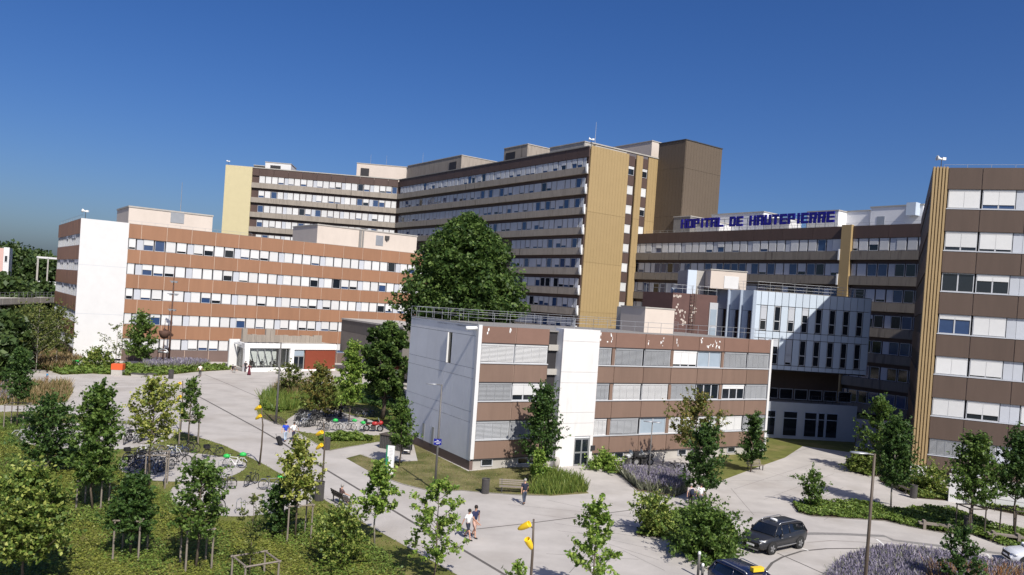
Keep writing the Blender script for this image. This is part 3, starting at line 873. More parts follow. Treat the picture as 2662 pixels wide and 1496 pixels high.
pA = G(931, 977); FA = Fr(G(880, 966), 0)
aA = G(986, 993) - G(880, 962)
FA = Fr(G(880, 962), math.degrees(math.atan2(aA.y, aA.x)))
AU = thing('lecture_hall', 'windowless taupe hall raised on slanted concrete piers above a glazed entrance', 'hall', FA.m)
_, at_ = FA.hit(877, 826); ax, _ = FA.hit(1050, 850); _, ab = FA.hit(930, 924)
block(AU, FA, 'wall', 0.02, ax, .12, 11, ab, at_, 'auditorium')
n = 12
for i in range(n):
    w = ax / n
    panel(AU, FA, i * w, 0, ab, w, (at_ - ab) * .62, 'auditorium', .12, 'panel', .012)
    panel(AU, FA, i * w, 0, ab + (at_ - ab) * .62 + .03, w, (at_ - ab) * .38 - .3, 'auditorium_dark', .12, 'panel', .012)
block(AU, FA, 'coping', -.1, ax, -.08, 11, at_ - .22, at_ + .05, 'conc_light')
for u, v in ((893, 950), (938, 972), (984, 993)):
    x, _ = FA.hit(u, v)
    b = MB()
    b.add([(x - .2, .2, 0), (x + .5, .2, 0), (x + .5, 1.0, 0), (x - .2, 1.0, 0), (x - .45, .15, ab), (x - .05, .15, ab), (x - .05, 1.0, ab), (x - .45, 1.0, ab)],
          [(0, 3, 2, 1), (4, 5, 6, 7), (0, 1, 5, 4), (1, 2, 6, 5), (2, 3, 7, 6), (3, 0, 4, 7)])
    wpart(AU, 'pier', b.mesh('pier', M['conc_light']), FA.m)
block(AU, FA, 'entrance_glazing', .3, ax, 3.0, 3.2, .2, ab, 'glass')
block(AU, FA, 'step', .3, ax, 1.2, 3.0, 0, .35, 'conc_light')
# ------------------------------------------------------------------ ground
def sheet(name, pts, z, ma, kind='structure', t=.06):
    o = link(name, MB().prism([(p[0], p[1]) for p in pts], z - t, z).mesh(name, M[ma]))
    return tag(o, None, None, None, kind)

def K(x0, y0, x, y, s=.25893, z=0):
    return G(x0 + s * x, y0 + s * y, z)

def KL(x0, y0, pts, s=.25893):
    return [K(x0, y0, x, y, s) for x, y in pts]

def smooth(pts, n=2):
    for _ in range(n):
        q = []
        for i in range(len(pts)):
            a, b = pts[i], pts[(i + 1) % len(pts)]
            q += [a.lerp(b, .25), a.lerp(b, .75)]
        pts = q
    return pts

M['grass'] = mat('lawn_grass', (.115, .122, .026), .95, .3, .7, bump=.4, speck=((.19, .155, .06), .35, .52, .74))
M['grass_dry'] = mat('dry_lawn', (.15, .135, .055), .95, .25, .9, bump=.4, speck=((.08, .085, .022), .5, .46, .62))
M['earth'] = mat('dark_soil', (.075, .055, .035), .95, .3, 1.2, bump=.4)
M['field'] = mat('distant_field', (.06, .075, .028), .95, .3, .02)
M['setts'] = mat('grey_setts', (.2, .19, .18), .9, .2, 6, bump=.3)
M['joint'] = mat('paving_joint', (.1, .092, .085), .9, .15, 3)
M['kerb'] = mat('pale_kerb', (.36, .335, .3), .85, .08, 2)
M['paint'] = mat('road_paint', (.66, .65, .62), .7, .06, 3)

link_o = link('ground', MB().box(-3000, 3000, -200, 5600, -1.5, -.16).mesh('ground', M['field'])); tag(link_o, kind='structure')
sheet('pavement', [Vector(p) for p in ((-150, 18, 0), (95, 18, 0), (95, 118, 0), (20, 118, 0), (-8, 170, 0), (-150, 170, 0))], 0, 'pave', t=.12)

def strip_line(name, pts, w, z, ma, kind='structure'):
    b = MB(); P = [Vector((p[0], p[1], 0)) for p in pts]
    lft = []; rgt = []
    for i, p in enumerate(P):
        t = (P[min(i + 1, len(P) - 1)] - P[max(i - 1, 0)]).normalized()
        nn = Vector((-t.y, t.x, 0)) * w / 2
        lft.append(p + nn); rgt.append(p - nn)
    for i in range(len(P) - 1):
        b.add([(*lft[i].xy, z), (*rgt[i].xy, z), (*rgt[i + 1].xy, z), (*lft[i + 1].xy, z)], [(0, 1, 2, 3)])
    return tag(link(name, b.mesh(name, M[ma])), kind=kind)

S_ = lambda *p: [G(u, v) for u, v in p]
garden = S_((-60, 1072), (60, 1071), (150, 1070), (215, 1085), (290, 1093), (345, 1098), (400, 1110), (428, 1128), (472, 1124), (511, 1136), (581, 1158), (641, 1186), (690, 1210), (760, 1250), (830, 1292), (950, 1362), (1075, 1432), (1190, 1496), (1260, 1540), (300, 1620), (-200, 1560))
sheet('garden_lawn', garden, .02, 'grass')
padA = smooth(S_((42, 1140), (75, 1112), (180, 1100), (300, 1102), (420, 1110), (455, 1126), (440, 1146), (370, 1163), (285, 1172), (160, 1172), (70, 1156)))
padB = smooth(S_((303, 1215), (325, 1190), (400, 1172), (500, 1178), (585, 1190), (640, 1203), (640, 1218), (612, 1236), (560, 1250), (470, 1254), (400, 1252), (330, 1238)))
padC = smooth(S_((440, 1290), (452, 1262), (520, 1250), (600, 1252), (700, 1254), (770, 1266), (812, 1290), (808, 1310), (750, 1330), (640, 1346), (540, 1340), (460, 1316)))
for p in (padA, padB, padC): sheet('bicycle_pad', p, .028, 'pave')
isle = S_((672, 1085), (664, 1062), (690, 1032), (735, 1012), (800, 1008), (900, 1004), (980, 1004), (1040, 1020), (1058, 1142), (1010, 1137), (985, 1150), (905, 1163), (858, 1172), (835, 1163), (775, 1126), (730, 1106))
sheet('island_lawn', isle, .02, 'grass')
padI = smooth(S_((736, 1108), (752, 1085), (800, 1066), (860, 1062), (905, 1078), (965, 1092), (1020, 1120), (1000, 1131), (940, 1135), (860, 1132), (775, 1124)), 1)
sheet('bicycle_pad', padI, .028, 'pave')
sheet('island_soil', smooth(KL(400, 850, [(1060, 900), (1150, 880), (1280, 900), (1330, 950), (1290, 1000), (1180, 960)])), .026, 'earth')
front = S_((900, 1192), (939, 1182), (978, 1197.5), (1042, 1201), (1086, 1199), (1076, 1158), (1057, 1146), (1217, 1226), (1330, 1215), (1438, 1217), (1443, 1221), (1485, 1250), (1531, 1283), (1428, 1290), (1350, 1288), (1250, 1281), (1200, 1276), (1150, 1279), (1128, 1280), (1045, 1259), (978, 1236))
sheet('office_lawn', front, .02, 'grass_dry')
sheet('office_lawn', S_((1867, 1253), (1950, 1222), (2041, 1190), (2087, 1160), (2222, 1178), (2225, 1139), (1995, 1117), (1980, 1172), (1870, 1183), (1830, 1225), (1845, 1255)), .02, 'grass')
bedS = S_((1530, 1192), (1570, 1195), (1630, 1222), (1690, 1238), (1780, 1245), (1795, 1265), (1785, 1283), (1757, 1293), (1655, 1277), (1612, 1237), (1560, 1220), (1532, 1208))
sheet('planting_bed', bedS, .03, 'earth')
bedM = smooth(S_((1645, 1394), (1668, 1372), (1730, 1335), (1800, 1322), (1870, 1335), (1915, 1380), (1920, 1440), (1880, 1474), (1800, 1462), (1745, 1404), (1700, 1398)), 1)
sheet('planting_bed', bedM, .03, 'earth')
bedR1 = smooth(S_((2193, 1215), (2215, 1195), (2290, 1175), (2360, 1190), (2370, 1235), (2290, 1240), (2240, 1237)), 1)
sheet('planting_bed', bedR1, .03, 'earth')
bedR2 = S_((2284, 1251), (2330, 1240), (2380, 1250), (2470, 1285), (2570, 1308), (2680, 1330), (2700, 1350), (2560, 1322), (2470, 1303), (2385, 1296))
sheet('planting_bed', bedR2, .03, 'earth')
bedR3 = S_((2060, 1312), (2130, 1306), (2200, 1306), (2260, 1309), (2320, 1326), (2400, 1322), (2480, 1325), (2570, 1362), (2690, 1392), (2700, 1440), (2600, 1418), (2530, 1392), (2470, 1390), (2370, 1371), (2300, 1355), (2110, 1343), (2076, 1334))
sheet('planting_bed', bedR3, .03, 'earth')
bedL1 = S_((135, 968), (165, 955), (330, 950), (520, 950), (600, 952), (600, 962), (505, 968), (470, 972), (410, 978), (330, 977), (240, 972), (160, 975))
sheet('planting_bed', bedL1, .03, 'grass')
bedL2 = S_((-40, 1016), (90, 1004), (180, 1002), (190, 1020), (172, 1046), (100, 1053), (-40, 1054))
sheet('planting_bed', bedL2, .03, 'grass')
bedL3 = S_((38, 962), (60, 940), (90, 915), (215, 925), (205, 950), (140, 966), (90, 960))
sheet('planting_bed', bedL3, .03, 'grass')
# roundabout bed with lavender
bedC = smooth(KL(2162, 1121, [(-90, 1620), (0, 1470), (60, 1390), (250, 1300), (450, 1250), (700, 1245), (1000, 1275), (1300, 1330), (1600, 1385), (1931, 1450), (2300, 1540), (2300, 1800), (300, 1900)]), 1)
sheet('planting_bed', bedC, .05, 'earth', t=.1)
# joints, drains, kerbs, markings
strip_line('drain_channel', KL(400, 850, [(300, 610), (450, 700), (700, 835), (1060, 1030), (1250, 1140), (1420, 1250)]) + KL(900, 1121, [(0, 510), (690, 930), (1150, 1180), (1600, 1448), (1750, 1530)]), .2, .004, 'joint')
strip_line('paving_joint', S_((380, 1000), (560, 997), (760, 994)), .12, .004, 'joint')
strip_line('paving_joint', S_((190, 1004), (420, 1001)), .12, .004, 'joint')
strip_line('paving_joint', KL(400, 850, [(510, 480), (780, 590), (1080, 720)]), .1, .004, 'joint')
strip_line('paving_joint', S_((1239, 1376), (1391, 1359), (1637, 1327)), .11, .004, 'joint')
strip_line('paving_joint', S_((200, 992), (420, 988), (700, 984)), .06, .004, 'joint')
for a, c in (((1420, 1300), (1560, 1330)), ((1450, 1380), (1600, 1400)), ((1800, 1320), (2050, 1340)), ((1960, 1215), (2200, 1290)), ((1900, 1250), (2060, 1250)), ((560, 1040), (690, 1045)), ((520, 1075), (650, 1085)), ((600, 1120), (760, 1130)), ((1420, 1440), (1660, 1455)), ((1480, 1490), (1560, 1400)), ((1900, 1270), (1960, 1340))):
    strip_line('paving_joint', S_(a, c), .03, .004, 'joint')
for i in range(13):        # long faint joints across the plaza and the forecourt
    a0, c0 = G(380 + 22 * i, 1008 + 13 * i), G(760 + 4 * i, 1000 + 13.5 * i)
    if i < 8: strip_line('paving_joint', [a0, c0], .025, .004, 'kerb')
    a0, c0 = G(1290 + 30 * i, 1300 + 12 * i), G(1640 + 8 * i, 1330 + 14 * i)
    if i % 2: strip_line('paving_joint', [a0, c0], .025, .004, 'joint')
    a0, c0 = G(1830 + 26 * i, 1245 + 9 * i), G(2120 + 8 * i, 1160 + 12 * i)
    if i % 3 == 0: strip_line('paving_joint', [a0, c0], .025, .004, 'joint')
M['tyre_mark'] = mat('tyre_marks', (.3, .275, .25), .85, .15, 2)
for o_ in (0, 1.55):
    strip_line('tyre_mark', [p + Vector((0, o_, 0)) for p in KL(1800, 1121, [(1150, 1120), (1400, 1100), (1700, 1115), (1930, 1140)]) + KL(2162, 1121, [(620, 1172), (900, 1215), (1400, 1300)])], .16, .003, 'tyre_mark')
sett = KL(1800, 1121, [(1040, 1032), (1280, 1030), (1500, 1035), (1930, 1055)]) + KL(2162, 1121, [(620, 1097), (930, 1135), (1300, 1180), (1931, 1260)])
strip_line('sett_band', sett, .55, .004, 'setts')
ring = KL(1800, 1121, [(700, 1500), (740, 1400), (800, 1325), (900, 1268), (1100, 1205), (1350, 1182), (1600, 1180), (1930, 1187)]) + KL(2162, 1121, [(620, 1207), (900, 1240), (1200, 1285), (1931, 1400)])
strip_line('kerb_line', ring, .16, .005, 'joint')
strip_line('paving_joint', KL(1800, 1121, [(850, 1225), (1100, 1335), (1400, 1470)]), .09, .006, 'joint')
for a, c in (((450, 1085), (590, 1200)), ((1560, 1235), (1635, 1340))):
    strip_line('parking_line', [K(2162, 1121, *a), K(2162, 1121, *c)], .13, .008, 'paint')
strip_line('parking_line', KL(1800, 1121, [(1090, 1175), (1165, 1202)]), .12, .008, 'paint')
def edge(pts, w=.1):
    strip_line('kerb', pts, w, .034, 'kerb')
edge(garden[6:19]); edge(isle[10:] + isle[:3]); edge(front[:5]); edge(front[13:]); edge(bedR3); edge(bedM + bedM[:1]); edge(bedS + bedS[:1])
edge(padA + padA[:1], .08); edge(padB + padB[:1], .08); edge(padC + padC[:1], .08); edge(bedC + bedC[:1], .15)
sheet('manhole_cover', [K(2162, 1121, 890 + 52 * math.cos(t), 1200 + 15 * math.sin(t)) for t in np.linspace(0, 6.0, 14)], .006, 'dark_steel', t=.05)
# ------------------------------------------------------------------ vegetation
LM = {
 'dark': leafmat('dark_leaves', [(.025, .06, .015), (.055, .112, .024), (.11, .175, .044)], .32),
 'mid': leafmat('green_leaves', [(.04, .085, .016), (.095, .165, .032), (.17, .245, .055)], .35),
 'yellow': leafmat('yellow_green_leaves', [(.055, .105, .02), (.15, .22, .04), (.4, .43, .11)], .35),
 'lemon': leafmat('lemon_green_leaves', [(.1, .15, .028), (.25, .29, .05), (.5, .49, .14)], .35),
 'bright': leafmat('bright_green_leaves', [(0.072, 0.145, 0.022), (0.174, 0.275, 0.043), (0.319, 0.406, 0.087)]),
 'olive': leafmat('olive_leaves', [(.06, .085, .02), (.125, .155, .038), (.22, .235, .07)], .35),
 'rust': leafmat('bronzed_leaves', [(.075, .12, .028), (.17, .185, .042), (.28, .21, .065)], .35),
 'big': leafmat('lime_tree_leaves', [(.028, .062, .014), (.07, .125, .028), (.15, .22, .055)], .35),
 'wood': leafmat('woodland_leaves', [(.025, .05, .016), (.05, .085, .022), (.085, .125, .035)], .2),
 'cover': leafmat('ground_cover', [(.12, .15, .026), (.165, .19, .034), (.235, .24, .05)], .2),
 'cover2': leafmat('green_ground_cover', [(.08, .135, .024), (.12, .185, .034), (.2, .26, .055)], .2),
 'purple': leafmat('lavender_flower', [(.14, .125, .18), (.235, .21, .285), (.36, .33, .39)], .2),
 'laven': leafmat('lavender_stem', [(.15, .165, .1), (.24, .25, .17), (.36, .36, .27)], .2),
 'straw': leafmat('straw_grass', [(.16, .11, .05), (.26, .18, .085), (.34, .26, .14)], .25),
 'blade': leafmat('tall_grass', [(0.072, 0.123, 0.022), (0.138, 0.196, 0.036), (0.217, 0.246, 0.058)], .25),
 'orange': leafmat('orange_flower', [(.2, .09, .035), (.3, .15, .06), (.3, .22, .1)], .2),
}
M['bark'] = mat('bark', (.11, .085, .065), .9, .25, 6, bump=.4)
M['bark_pale'] = mat('pale_bark', (.3, .27, .23), .9, .2, 6, bump=.3)
M['timber'] = mat('weathered_timber', (.21, .18, .15), .85, .15, 5, stretch=(3, 3, .4))
M['timber_dark'] = mat('dark_timber', (.075, .062, .052), .85, .15, 5, stretch=(3, 3, .4))

def quads(cent, size, rs, up=.35, aspect=1.6, name='leaves', ma='mid'):
    """one leaf-shaped four-sided face per centre, turned at random"""
    n = len(cent)
    nr = rs.normal(size=(n, 3)); nr[:, 2] += up * 2; nr /= np.linalg.norm(nr, axis=1)[:, None]
    t = np.cross(nr, rs.normal(size=(n, 3))); t /= np.linalg.norm(t, axis=1)[:, None] + 1e-9
    b = np.cross(nr, t)
    sz = (size * rs.uniform(.5, 1.6, n))[:, None]
    a1 = t * sz * aspect / 2; b1 = b * sz / 2
    bend = nr * sz * .18
    v = np.stack([cent - a1 - bend, cent + b1, cent + a1 - bend, cent - b1], 1).reshape(-1, 3)
    return raw(v, n, name, ma)

def raw(v, n, name, ma):
    me = bpy.data.meshes.new(name)
    me.vertices.add(n * 4); me.loops.add(n * 4); me.polygons.add(n)
    me.vertices.foreach_set('co', v.astype(np.float32).ravel())
    me.loops.foreach_set('vertex_index', np.arange(n * 4, dtype=np.int32))
    me.polygons.foreach_set('loop_start', np.arange(0, n * 4, 4, dtype=np.int32))
    me.materials.append(LM[ma] if isinstance(ma, str) else ma)
    me.update(calc_edges=True)
    return me

def profile(kind, t):
    """crown radius (0..1) at relative height t of the crown"""
    if kind == 'cone': return max(.06, (1 - t) ** .8) * min(1, .35 + t * 4)
    if kind == 'oval': return math.sqrt(max(.01, 1 - (2 * t - .9) ** 2 / 1.25))
    if kind == 'egg': return max(.1, (1 - t ** 1.7)) ** .75 * min(1, .5 + t * 2.2)
    if kind == 'round': return .5 + .5 * t / .4 if t < .4 else max(.02, 1 - ((t - .4) / .6) ** 1.8) ** .75
    if kind == 'column': return .8 * math.sqrt(max(.03, 1 - (2 * t - 1) ** 4)) * (1 - .35 * t)
    if kind == 'dome': return math.sqrt(max(.02, 1 - t * t))
    if kind == 'vase': return .35 + .65 * t if t < .8 else max(.2, 1 - (t - .8) * 3.5)
    return 1

def make_tree(name, label, pos, h, zc, rad, kind, leaf, nclus, nleaf, lsize, group=None, cat='tree', seed=0, trunk=.07, bark='bark', shell=.55, cr=.3, stems=1, lean=0, up=.35, br=True):
    rs = np.random.default_rng(seed + 17)
    root = thing(name, label, cat, Matrix.Translation(pos), group)
    tb = MB()
    cs = []
    hh = h - zc
    for i in range(nclus):
        t = (i + rs.uniform(0, 1)) / nclus
        t = t ** .9
        r = rad * profile(kind, t)
        a = i * 2.39996 + rs.uniform(-.5, .5)
        q = r * (shell + (1 - shell) * math.sqrt(rs.uniform(0, 1))) * rs.uniform(.72, 1.12)
        if rs.uniform() < .25: q *= rs.uniform(.1, .7)
        cs.append((q * math.cos(a), q * math.sin(a), zc + hh * (t * .96 + .02)))
    cs.append((0, 0, h - .1))
    cs = np.array(cs)
    if stems == 1:
        pts = [(0, 0, 0), (.02 * h * rs.normal() * .5, .02 * h * rs.normal() * .5, zc * .6 + .2), (0, 0, zc + hh * .45), (0, 0, h - hh * .06)]
        tb.path(pts, [trunk, trunk * .85, trunk * .5, trunk * .12], 7)
        for c in cs[:: max(1, len(cs) // 40)]:
            base = max(zc * .85, c[2] - (math.hypot(c[0], c[1])) * .75)
            base = min(base, h * .93)
            tb.path([(0, 0, base), (c[0] * .55, c[1] * .55, base + (c[2] - base) * .45), (c[0] * .97, c[1] * .97, c[2])], [trunk * .35, trunk * .22, trunk * .08], 4, caps=False)
    else:
        for s in range(stems):
            a = s * 2.4 + rs.uniform(-.3, .3); c = cs[int(len(cs) * (.3 + .6 * s / stems))]
            tb.path([(.12 * math.cos(a), .12 * math.sin(a), 0), (c[0] * .4, c[1] * .4, c[2] * .45), (c[0] * .9, c[1] * .9, c[2])], [trunk, trunk * .7, trunk * .2], 5)
    sub(root, 'trunk' if stems == 1 else 'stems', tb.mesh('trunk', M[bark], True))
    if br:
        # leaves strung along side twigs of each bough: uneven outline with gaps between the boughs
        out = []
        nt = 5
        for c in cs:
            rr_ = math.hypot(c[0], c[1])
            base = np.array([c[0] * .12, c[1] * .12, max(zc * .9, c[2] - rr_ * rs.uniform(.35, .9) - .15)])
            d = c - base; L_ = np.linalg.norm(d) + .2
            for j in range(nt):
                u0 = rs.uniform(.3, 1.0)
                st = base + d * u0
                tw = d / L_ + rs.normal(0, .75, 3) * np.array([1, 1, .7]); tw /= np.linalg.norm(tw)
                tl = rad * cr * rs.uniform(.6, 2.1)
                m_ = max(2, int(nleaf / nt * rs.uniform(.5, 1.5)))
                q_ = st + tw * (tl * rs.uniform(0, 1, m_)[:, None]) + rs.normal(0, lsize * .55, (m_, 3))
                out.append(q_)
        cen = np.concatenate(out)
    else:
        k = np.repeat(np.arange(len(cs)), nleaf)
        d = rs.normal(size=(len(k), 3)); d /= np.linalg.norm(d, axis=1)[:, None]
        rc = rad * cr * rs.uniform(.6, 1.35, len(cs))
        rr = rc[k] * (.25 + .75 * rs.uniform(0, 1, len(k)) ** .5)
        cen = cs[k] + d * rr[:, None] * np.array([1, 1, .75])
    cen = cen[cen[:, 2] > .12]
    sub(root, 'crown', quads(cen, lsize, rs, up, name='crown', ma=leaf))
    return root

def scale_at(p):
    return (Vector(p) - Vector((0, 0, CAMZ))).dot(Vector(_fw)) / FPX * 1.03339     # metres per display pixel

def tree_px(u, v, vtop, vbot, halfw, kind, leaf, label, n=60, k=26, ls=.2, seed=0, name='tree', **kw):
    """tree whose foot is seen at display pixel (u, v)"""
    p = D(u, v); s = scale_at(p)
    return make_tree(name, label, p, (v - vtop) * s, (v - vbot) * s, halfw * s * 1.28, kind, leaf, max(10, int(n * .62)), int(k * 4.8), ls * .52, seed=seed, **kw)

def guard(u, v, size, h, label, legs=4, ma='timber', rot=.4, grp='timber tree guards'):
    """timber frame that holds a young tree"""
    p = D(u, v)
    t = thing('tree_guard', label, 'tree guard', Matrix.Translation(p) @ Matrix.Rotation(rot, 4, 'Z'), grp)
    pm = MB().tube((0, 0, 0), (0, 0, h), .05, .045, 7).mesh('post', M[ma])
    C4 = [(-1, -1), (1, -1), (1, 1), (-1, 1)] if legs == 4 else [(-1, -.6), (1, -.6), (0, 1)]
    q = size / 2
    for a in C4: sub(t, 'post', pm, Matrix.Translation((a[0] * q, a[1] * q, 0)))
    for i in range(len(C4)):
        a, c = C4[i], C4[(i + 1) % len(C4)]
        va = Vector((a[0] * q, a[1] * q, h - .06)); vc = Vector((c[0] * q, c[1] * q, h - .06)); d = (vc - va).normalized() * .1
        sub(t, 'rail', MB().tube(va - d + Vector((0, 0, .01 * i)), vc + d + Vector((0, 0, .01 * i)), .045, n=6).mesh('rail', M[ma]))
    return t

YT = 'young trees in the planted gardens'
def T_(*a, **k):
    k.setdefault('group', YT); return tree_px(*a, **k)
T_(42, 1075, 884, 1000, 40, 'cone', 'dark', 'conical dark green young tree beside the grass bed at the far left edge', 90, 30, .2, 1)
guard(42, 1076, 1.5, 2.1, 'timber guard round the conical dark tree at the left edge', rot=.2)
T_(118, 1190, 1008, 1165, 66, 'oval', 'dark', 'broad dark green young tree standing left of the tall green one', 110, 26, .22, 2)
guard(88, 1206, 1.3, 1.1, 'low dark timber guard under the broad dark tree at the left', ma='timber_dark')
T_(233, 1282, 974, 1215, 56, 'egg', 'mid', 'tallest dense green young tree between the left bicycle pads', 170, 26, .21, 3)
guard(233, 1276, 1.35, 1.75, 'timber guard under the tallest green young tree', rot=.15)
T_(376, 1225, 955, 1100, 52, 'oval', 'lemon', 'yellow green young tree rising behind the crowded bicycle rack', 75, 22, .22, 4)
guard(392, 1225, 1.25, 2.3, 'timber guard round the yellow green tree by the crowded rack', rot=.3)
T_(474, 1118, 958, 1062, 28, 'egg', 'mid', 'slender green young tree next to the uppermost yellow lamp', 42, 24, .22, 5)
guard(474, 1116, 1.5, 2.2, 'timber guard round the slender tree beside the uppermost yellow lamp')
T_(327, 1402, 1198, 1335, 54, 'egg', 'dark', 'dark compact young tree below the crowded bicycle rack', 120, 26, .19, 6)
guard(327, 1400, 1.2, 2.0, 'timber guard under the dark compact tree below the crowded rack', rot=.1)
T_(492, 1432, 1165, 1345, 66, 'oval', 'mid', 'airy green young tree left of the lowest bicycle pad', 85, 22, .19, 7, shell=.4)
guard(492, 1425, 1.2, 2.0, 'timber guard under the airy tree left of the lowest bicycle pad', rot=.6)
T_(56, 1478, 1188, 1395, 86, 'oval', 'yellow', 'wide yellow green tree in the bottom left corner', 190, 32, .2, 8)
T_(627, 1452, 1245, 1400, 38, 'vase', 'olive', 'almost leafless sapling in a low timber guard at the bottom edge', 26, 12, .14, 9, trunk=.03, bark='bark')
guard(640, 1462, 1.6, 1.1, 'low timber guard round the almost leafless sapling', rot=.7)
T_(742, 1356, 1118, 1245, 62, 'egg', 'lemon', 'yellow leaved young tree in front of the lowest bicycle pad', 42, 24, .24, 10, trunk=.06)
guard(745, 1352, 1.3, 2.0, 'timber guard round the yellow leaved tree by the lowest bicycle pad', rot=.5)
T_(942, 1376, 1168, 1290, 46, 'egg', 'bright', 'slim young tree on the lawn edge left of the walking couple', 34, 24, .25, 11, trunk=.055, bark='bark_pale')
T_(1090, 1462, 1205, 1400, 66, 'oval', 'bright', 'open branched oak sapling standing at the path edge in front of the walking couple', 40, 26, .21, 12, shell=.75, cr=.26, trunk=.055)
T_(1487, 1520, 1268, 1440, 62, 'cone', 'bright', 'narrow topped light green sapling at the bottom edge beside the yellow lamp', 36, 26, .21, 13, trunk=.05, shell=.7)
T_(1292, 1545, 1415, 1500, 36, 'dome', 'bright', 'leafy tip of a sapling just showing at the bottom edge', 22, 16, .16, 14, trunk=.04)
T_(1354, 1196, 978, 1150, 54, 'egg', 'dark', 'dark green tree in front of the white stair tower', 110, 30, .23, 15)
T_(1003, 1174, 1008, 1120, 34, 'egg', 'mid', 'green young tree standing behind the white totem sign', 55, 26, .25, 16)
T_(1764, 1264, 1072, 1228, 52, 'egg', 'dark', 'dark tree by the two pedestrians in front of the office block', 110, 28, .21, 17)
T_(1742, 1196, 1003, 1120, 58, 'oval', 'rust', 'bronzed yellow green tree rising behind the dark tree before the office block', 70, 26, .24, 117)
T_(1888, 1188, 1045, 1160, 36, 'cone', 'dark', 'small dark conical tree by the right end of the office block', 70, 28, .23, 18)
T_(2205, 1196, 1008, 1150, 46, 'egg', 'mid', 'green tree standing in the shade before the glazed annex', 60, 26, .27, 19)
T_(2241, 1278, 1062, 1215, 50, 'egg', 'dark', 'dark leaved tree with a pale trunk at the ochre corner', 130, 30, .22, 20, bark='bark_pale')
T_(2439, 1345, 1100, 1255, 56, 'egg', 'mid', 'green tree in a dark guard before the brown ward block', 105, 28, .22, 21)
guard(2439, 1343, 1.25, 1.95, 'dark guard round the green tree before the brown ward block', ma='timber_dark', rot=.15)
T_(2551, 1350, 1092, 1245, 56, 'egg', 'dark', 'dark tree in a dark guard at the right edge', 110, 28, .22, 22)
guard(2551, 1350, 1.25, 2.0, 'dark guard round the dark tree at the right edge', ma='timber_dark', rot=.25)
T_(2412, 1495, 1335, 1450, 52, 'egg', 'dark', 'small dark sapling growing from the lavender roundabout bed', 45, 22, .18, 23, shell=.7)
T_(350, 918, 796, 900, 36, 'egg', 'mid', 'bushy green tree in front of the left terracotta facade', 80, 26, .38, 24)
T_(290, 930, 818, 900, 44, 'vase', 'olive', 'sparse pale young tree by the orange planter', 16, 10, .3, 25, bark='bark_pale', trunk=.07)
T_(876, 1072, 868, 1015, 32, 'column', 'bright', 'bright green columnar tree beside the taupe hall', 100, 30, .27, 26)
T_(725, 1000, 918, 985, 34, 'vase', 'olive', 'olive bush like tree left of the tall grey mast', 40, 20, .28, 27, stems=5, trunk=.04)
T_(800, 1052, 925, 1030, 48, 'egg', 'rust', 'bronzed green shrubby tree behind the crowded island rack', 90, 24, .26, 28)
# shrubs
def SH(*a, **k):
    k.setdefault('group', 'shrubs in the planting beds'); return tree_px(*a, name='shrub', cat='shrub', stems=6, trunk=.025, **k)
SH(700, 1345, 1225, 1330, 44, 'dome', 'dark', 'dark shrub at the foot of the yellow leaved young tree', 60, 22, .19, 31)
SH(855, 1420, 1280, 1400, 64, 'dome', 'yellow', 'wide yellow green multi stemmed shrub on the garden slope', 100, 24, .16, 32)
SH(1353, 1215, 1138, 1205, 26, 'egg', 'bright', 'light green shrub under the dark tree by the stair tower', 40, 24, .22, 33)
SH(2040, 1275, 1188, 1265, 34, 'vase', 'mid', 'upright multi stemmed shrub at the tip of the right bed', 46, 18, .2, 34, shell=.6)
SH(1638, 1345, 1250, 1330, 55, 'vase', 'yellow', 'yellow green shrub left of the large round bush', 75, 22, .19, 35)
SH(1660, 1348, 1300, 1345, 34, 'dome', 'yellow', 'low yellow bush under the yellow green shrub', 40, 22, .17, 36)
SH(1770, 1402, 1278, 1400, 80, 'dome', 'mid', 'large round dark green bush in front of the grey taxi', 150, 30, .19, 37)
SH(2340, 1238, 1178, 1225, 58, 'vase', 'yellow', 'spreading yellow green shrub at the foot of the brown ward block', 55, 20, .22, 38)
SH(245, 925, 884, 920, 34, 'dome', 'yellow', 'yellow green bush against the white end wall', 50, 22, .3, 39)
SH(1520, 1182, 1148, 1180, 40, 'dome', 'bright', 'low clipped green hedge right of the white stair tower door', 70, 26, .2, 40)
SH(2170, 1190, 1140, 1188, 40, 'dome', 'blade', 'clump of ornamental grass in the shaded right bed', 60, 24, .22, 41)
# the great tree behind the office block, and its lower neighbour
pb = far(1190, 900, 93); pb.z = 0
sb = scale_at(pb)
make_tree('tree', 'great dense lime tree towering behind the low office block', pb + Vector((.25, 0, 0)), 23.4, 6.5, 6.9, 'round', 'big', 520, 135, .26, 'large trees in the centre', seed=60, trunk=.4, cr=.19, shell=.62, up=.5, br=False)
pb2 = far(1000, 1000, 88); pb2.z = 0
make_tree('tree', 'lower spreading tree between the taupe hall and the office block', pb2, 10.6, 2.6, 2.5, 'oval', 'big', 95, 110, .25, 'large trees in the centre', seed=61, trunk=.25, cr=.24, up=.5, br=False)
# birch group at the left
for i, (u, v, vt, vb, hw) in enumerate(((90, 935, 768, 890, 52), (140, 925, 775, 880, 40), (55, 915, 775, 880, 44))):
    T_(u, v, vt, vb, hw, 'oval', 'olive', ('olive birch in front of the white end wall, middle of its group', 'olive birch nearest the white end wall', 'olive birch leftmost in its group by the path')[i], 62, 12, .34, 50 + i, bark='bark_pale', group='birches by the left wing', shell=.45)
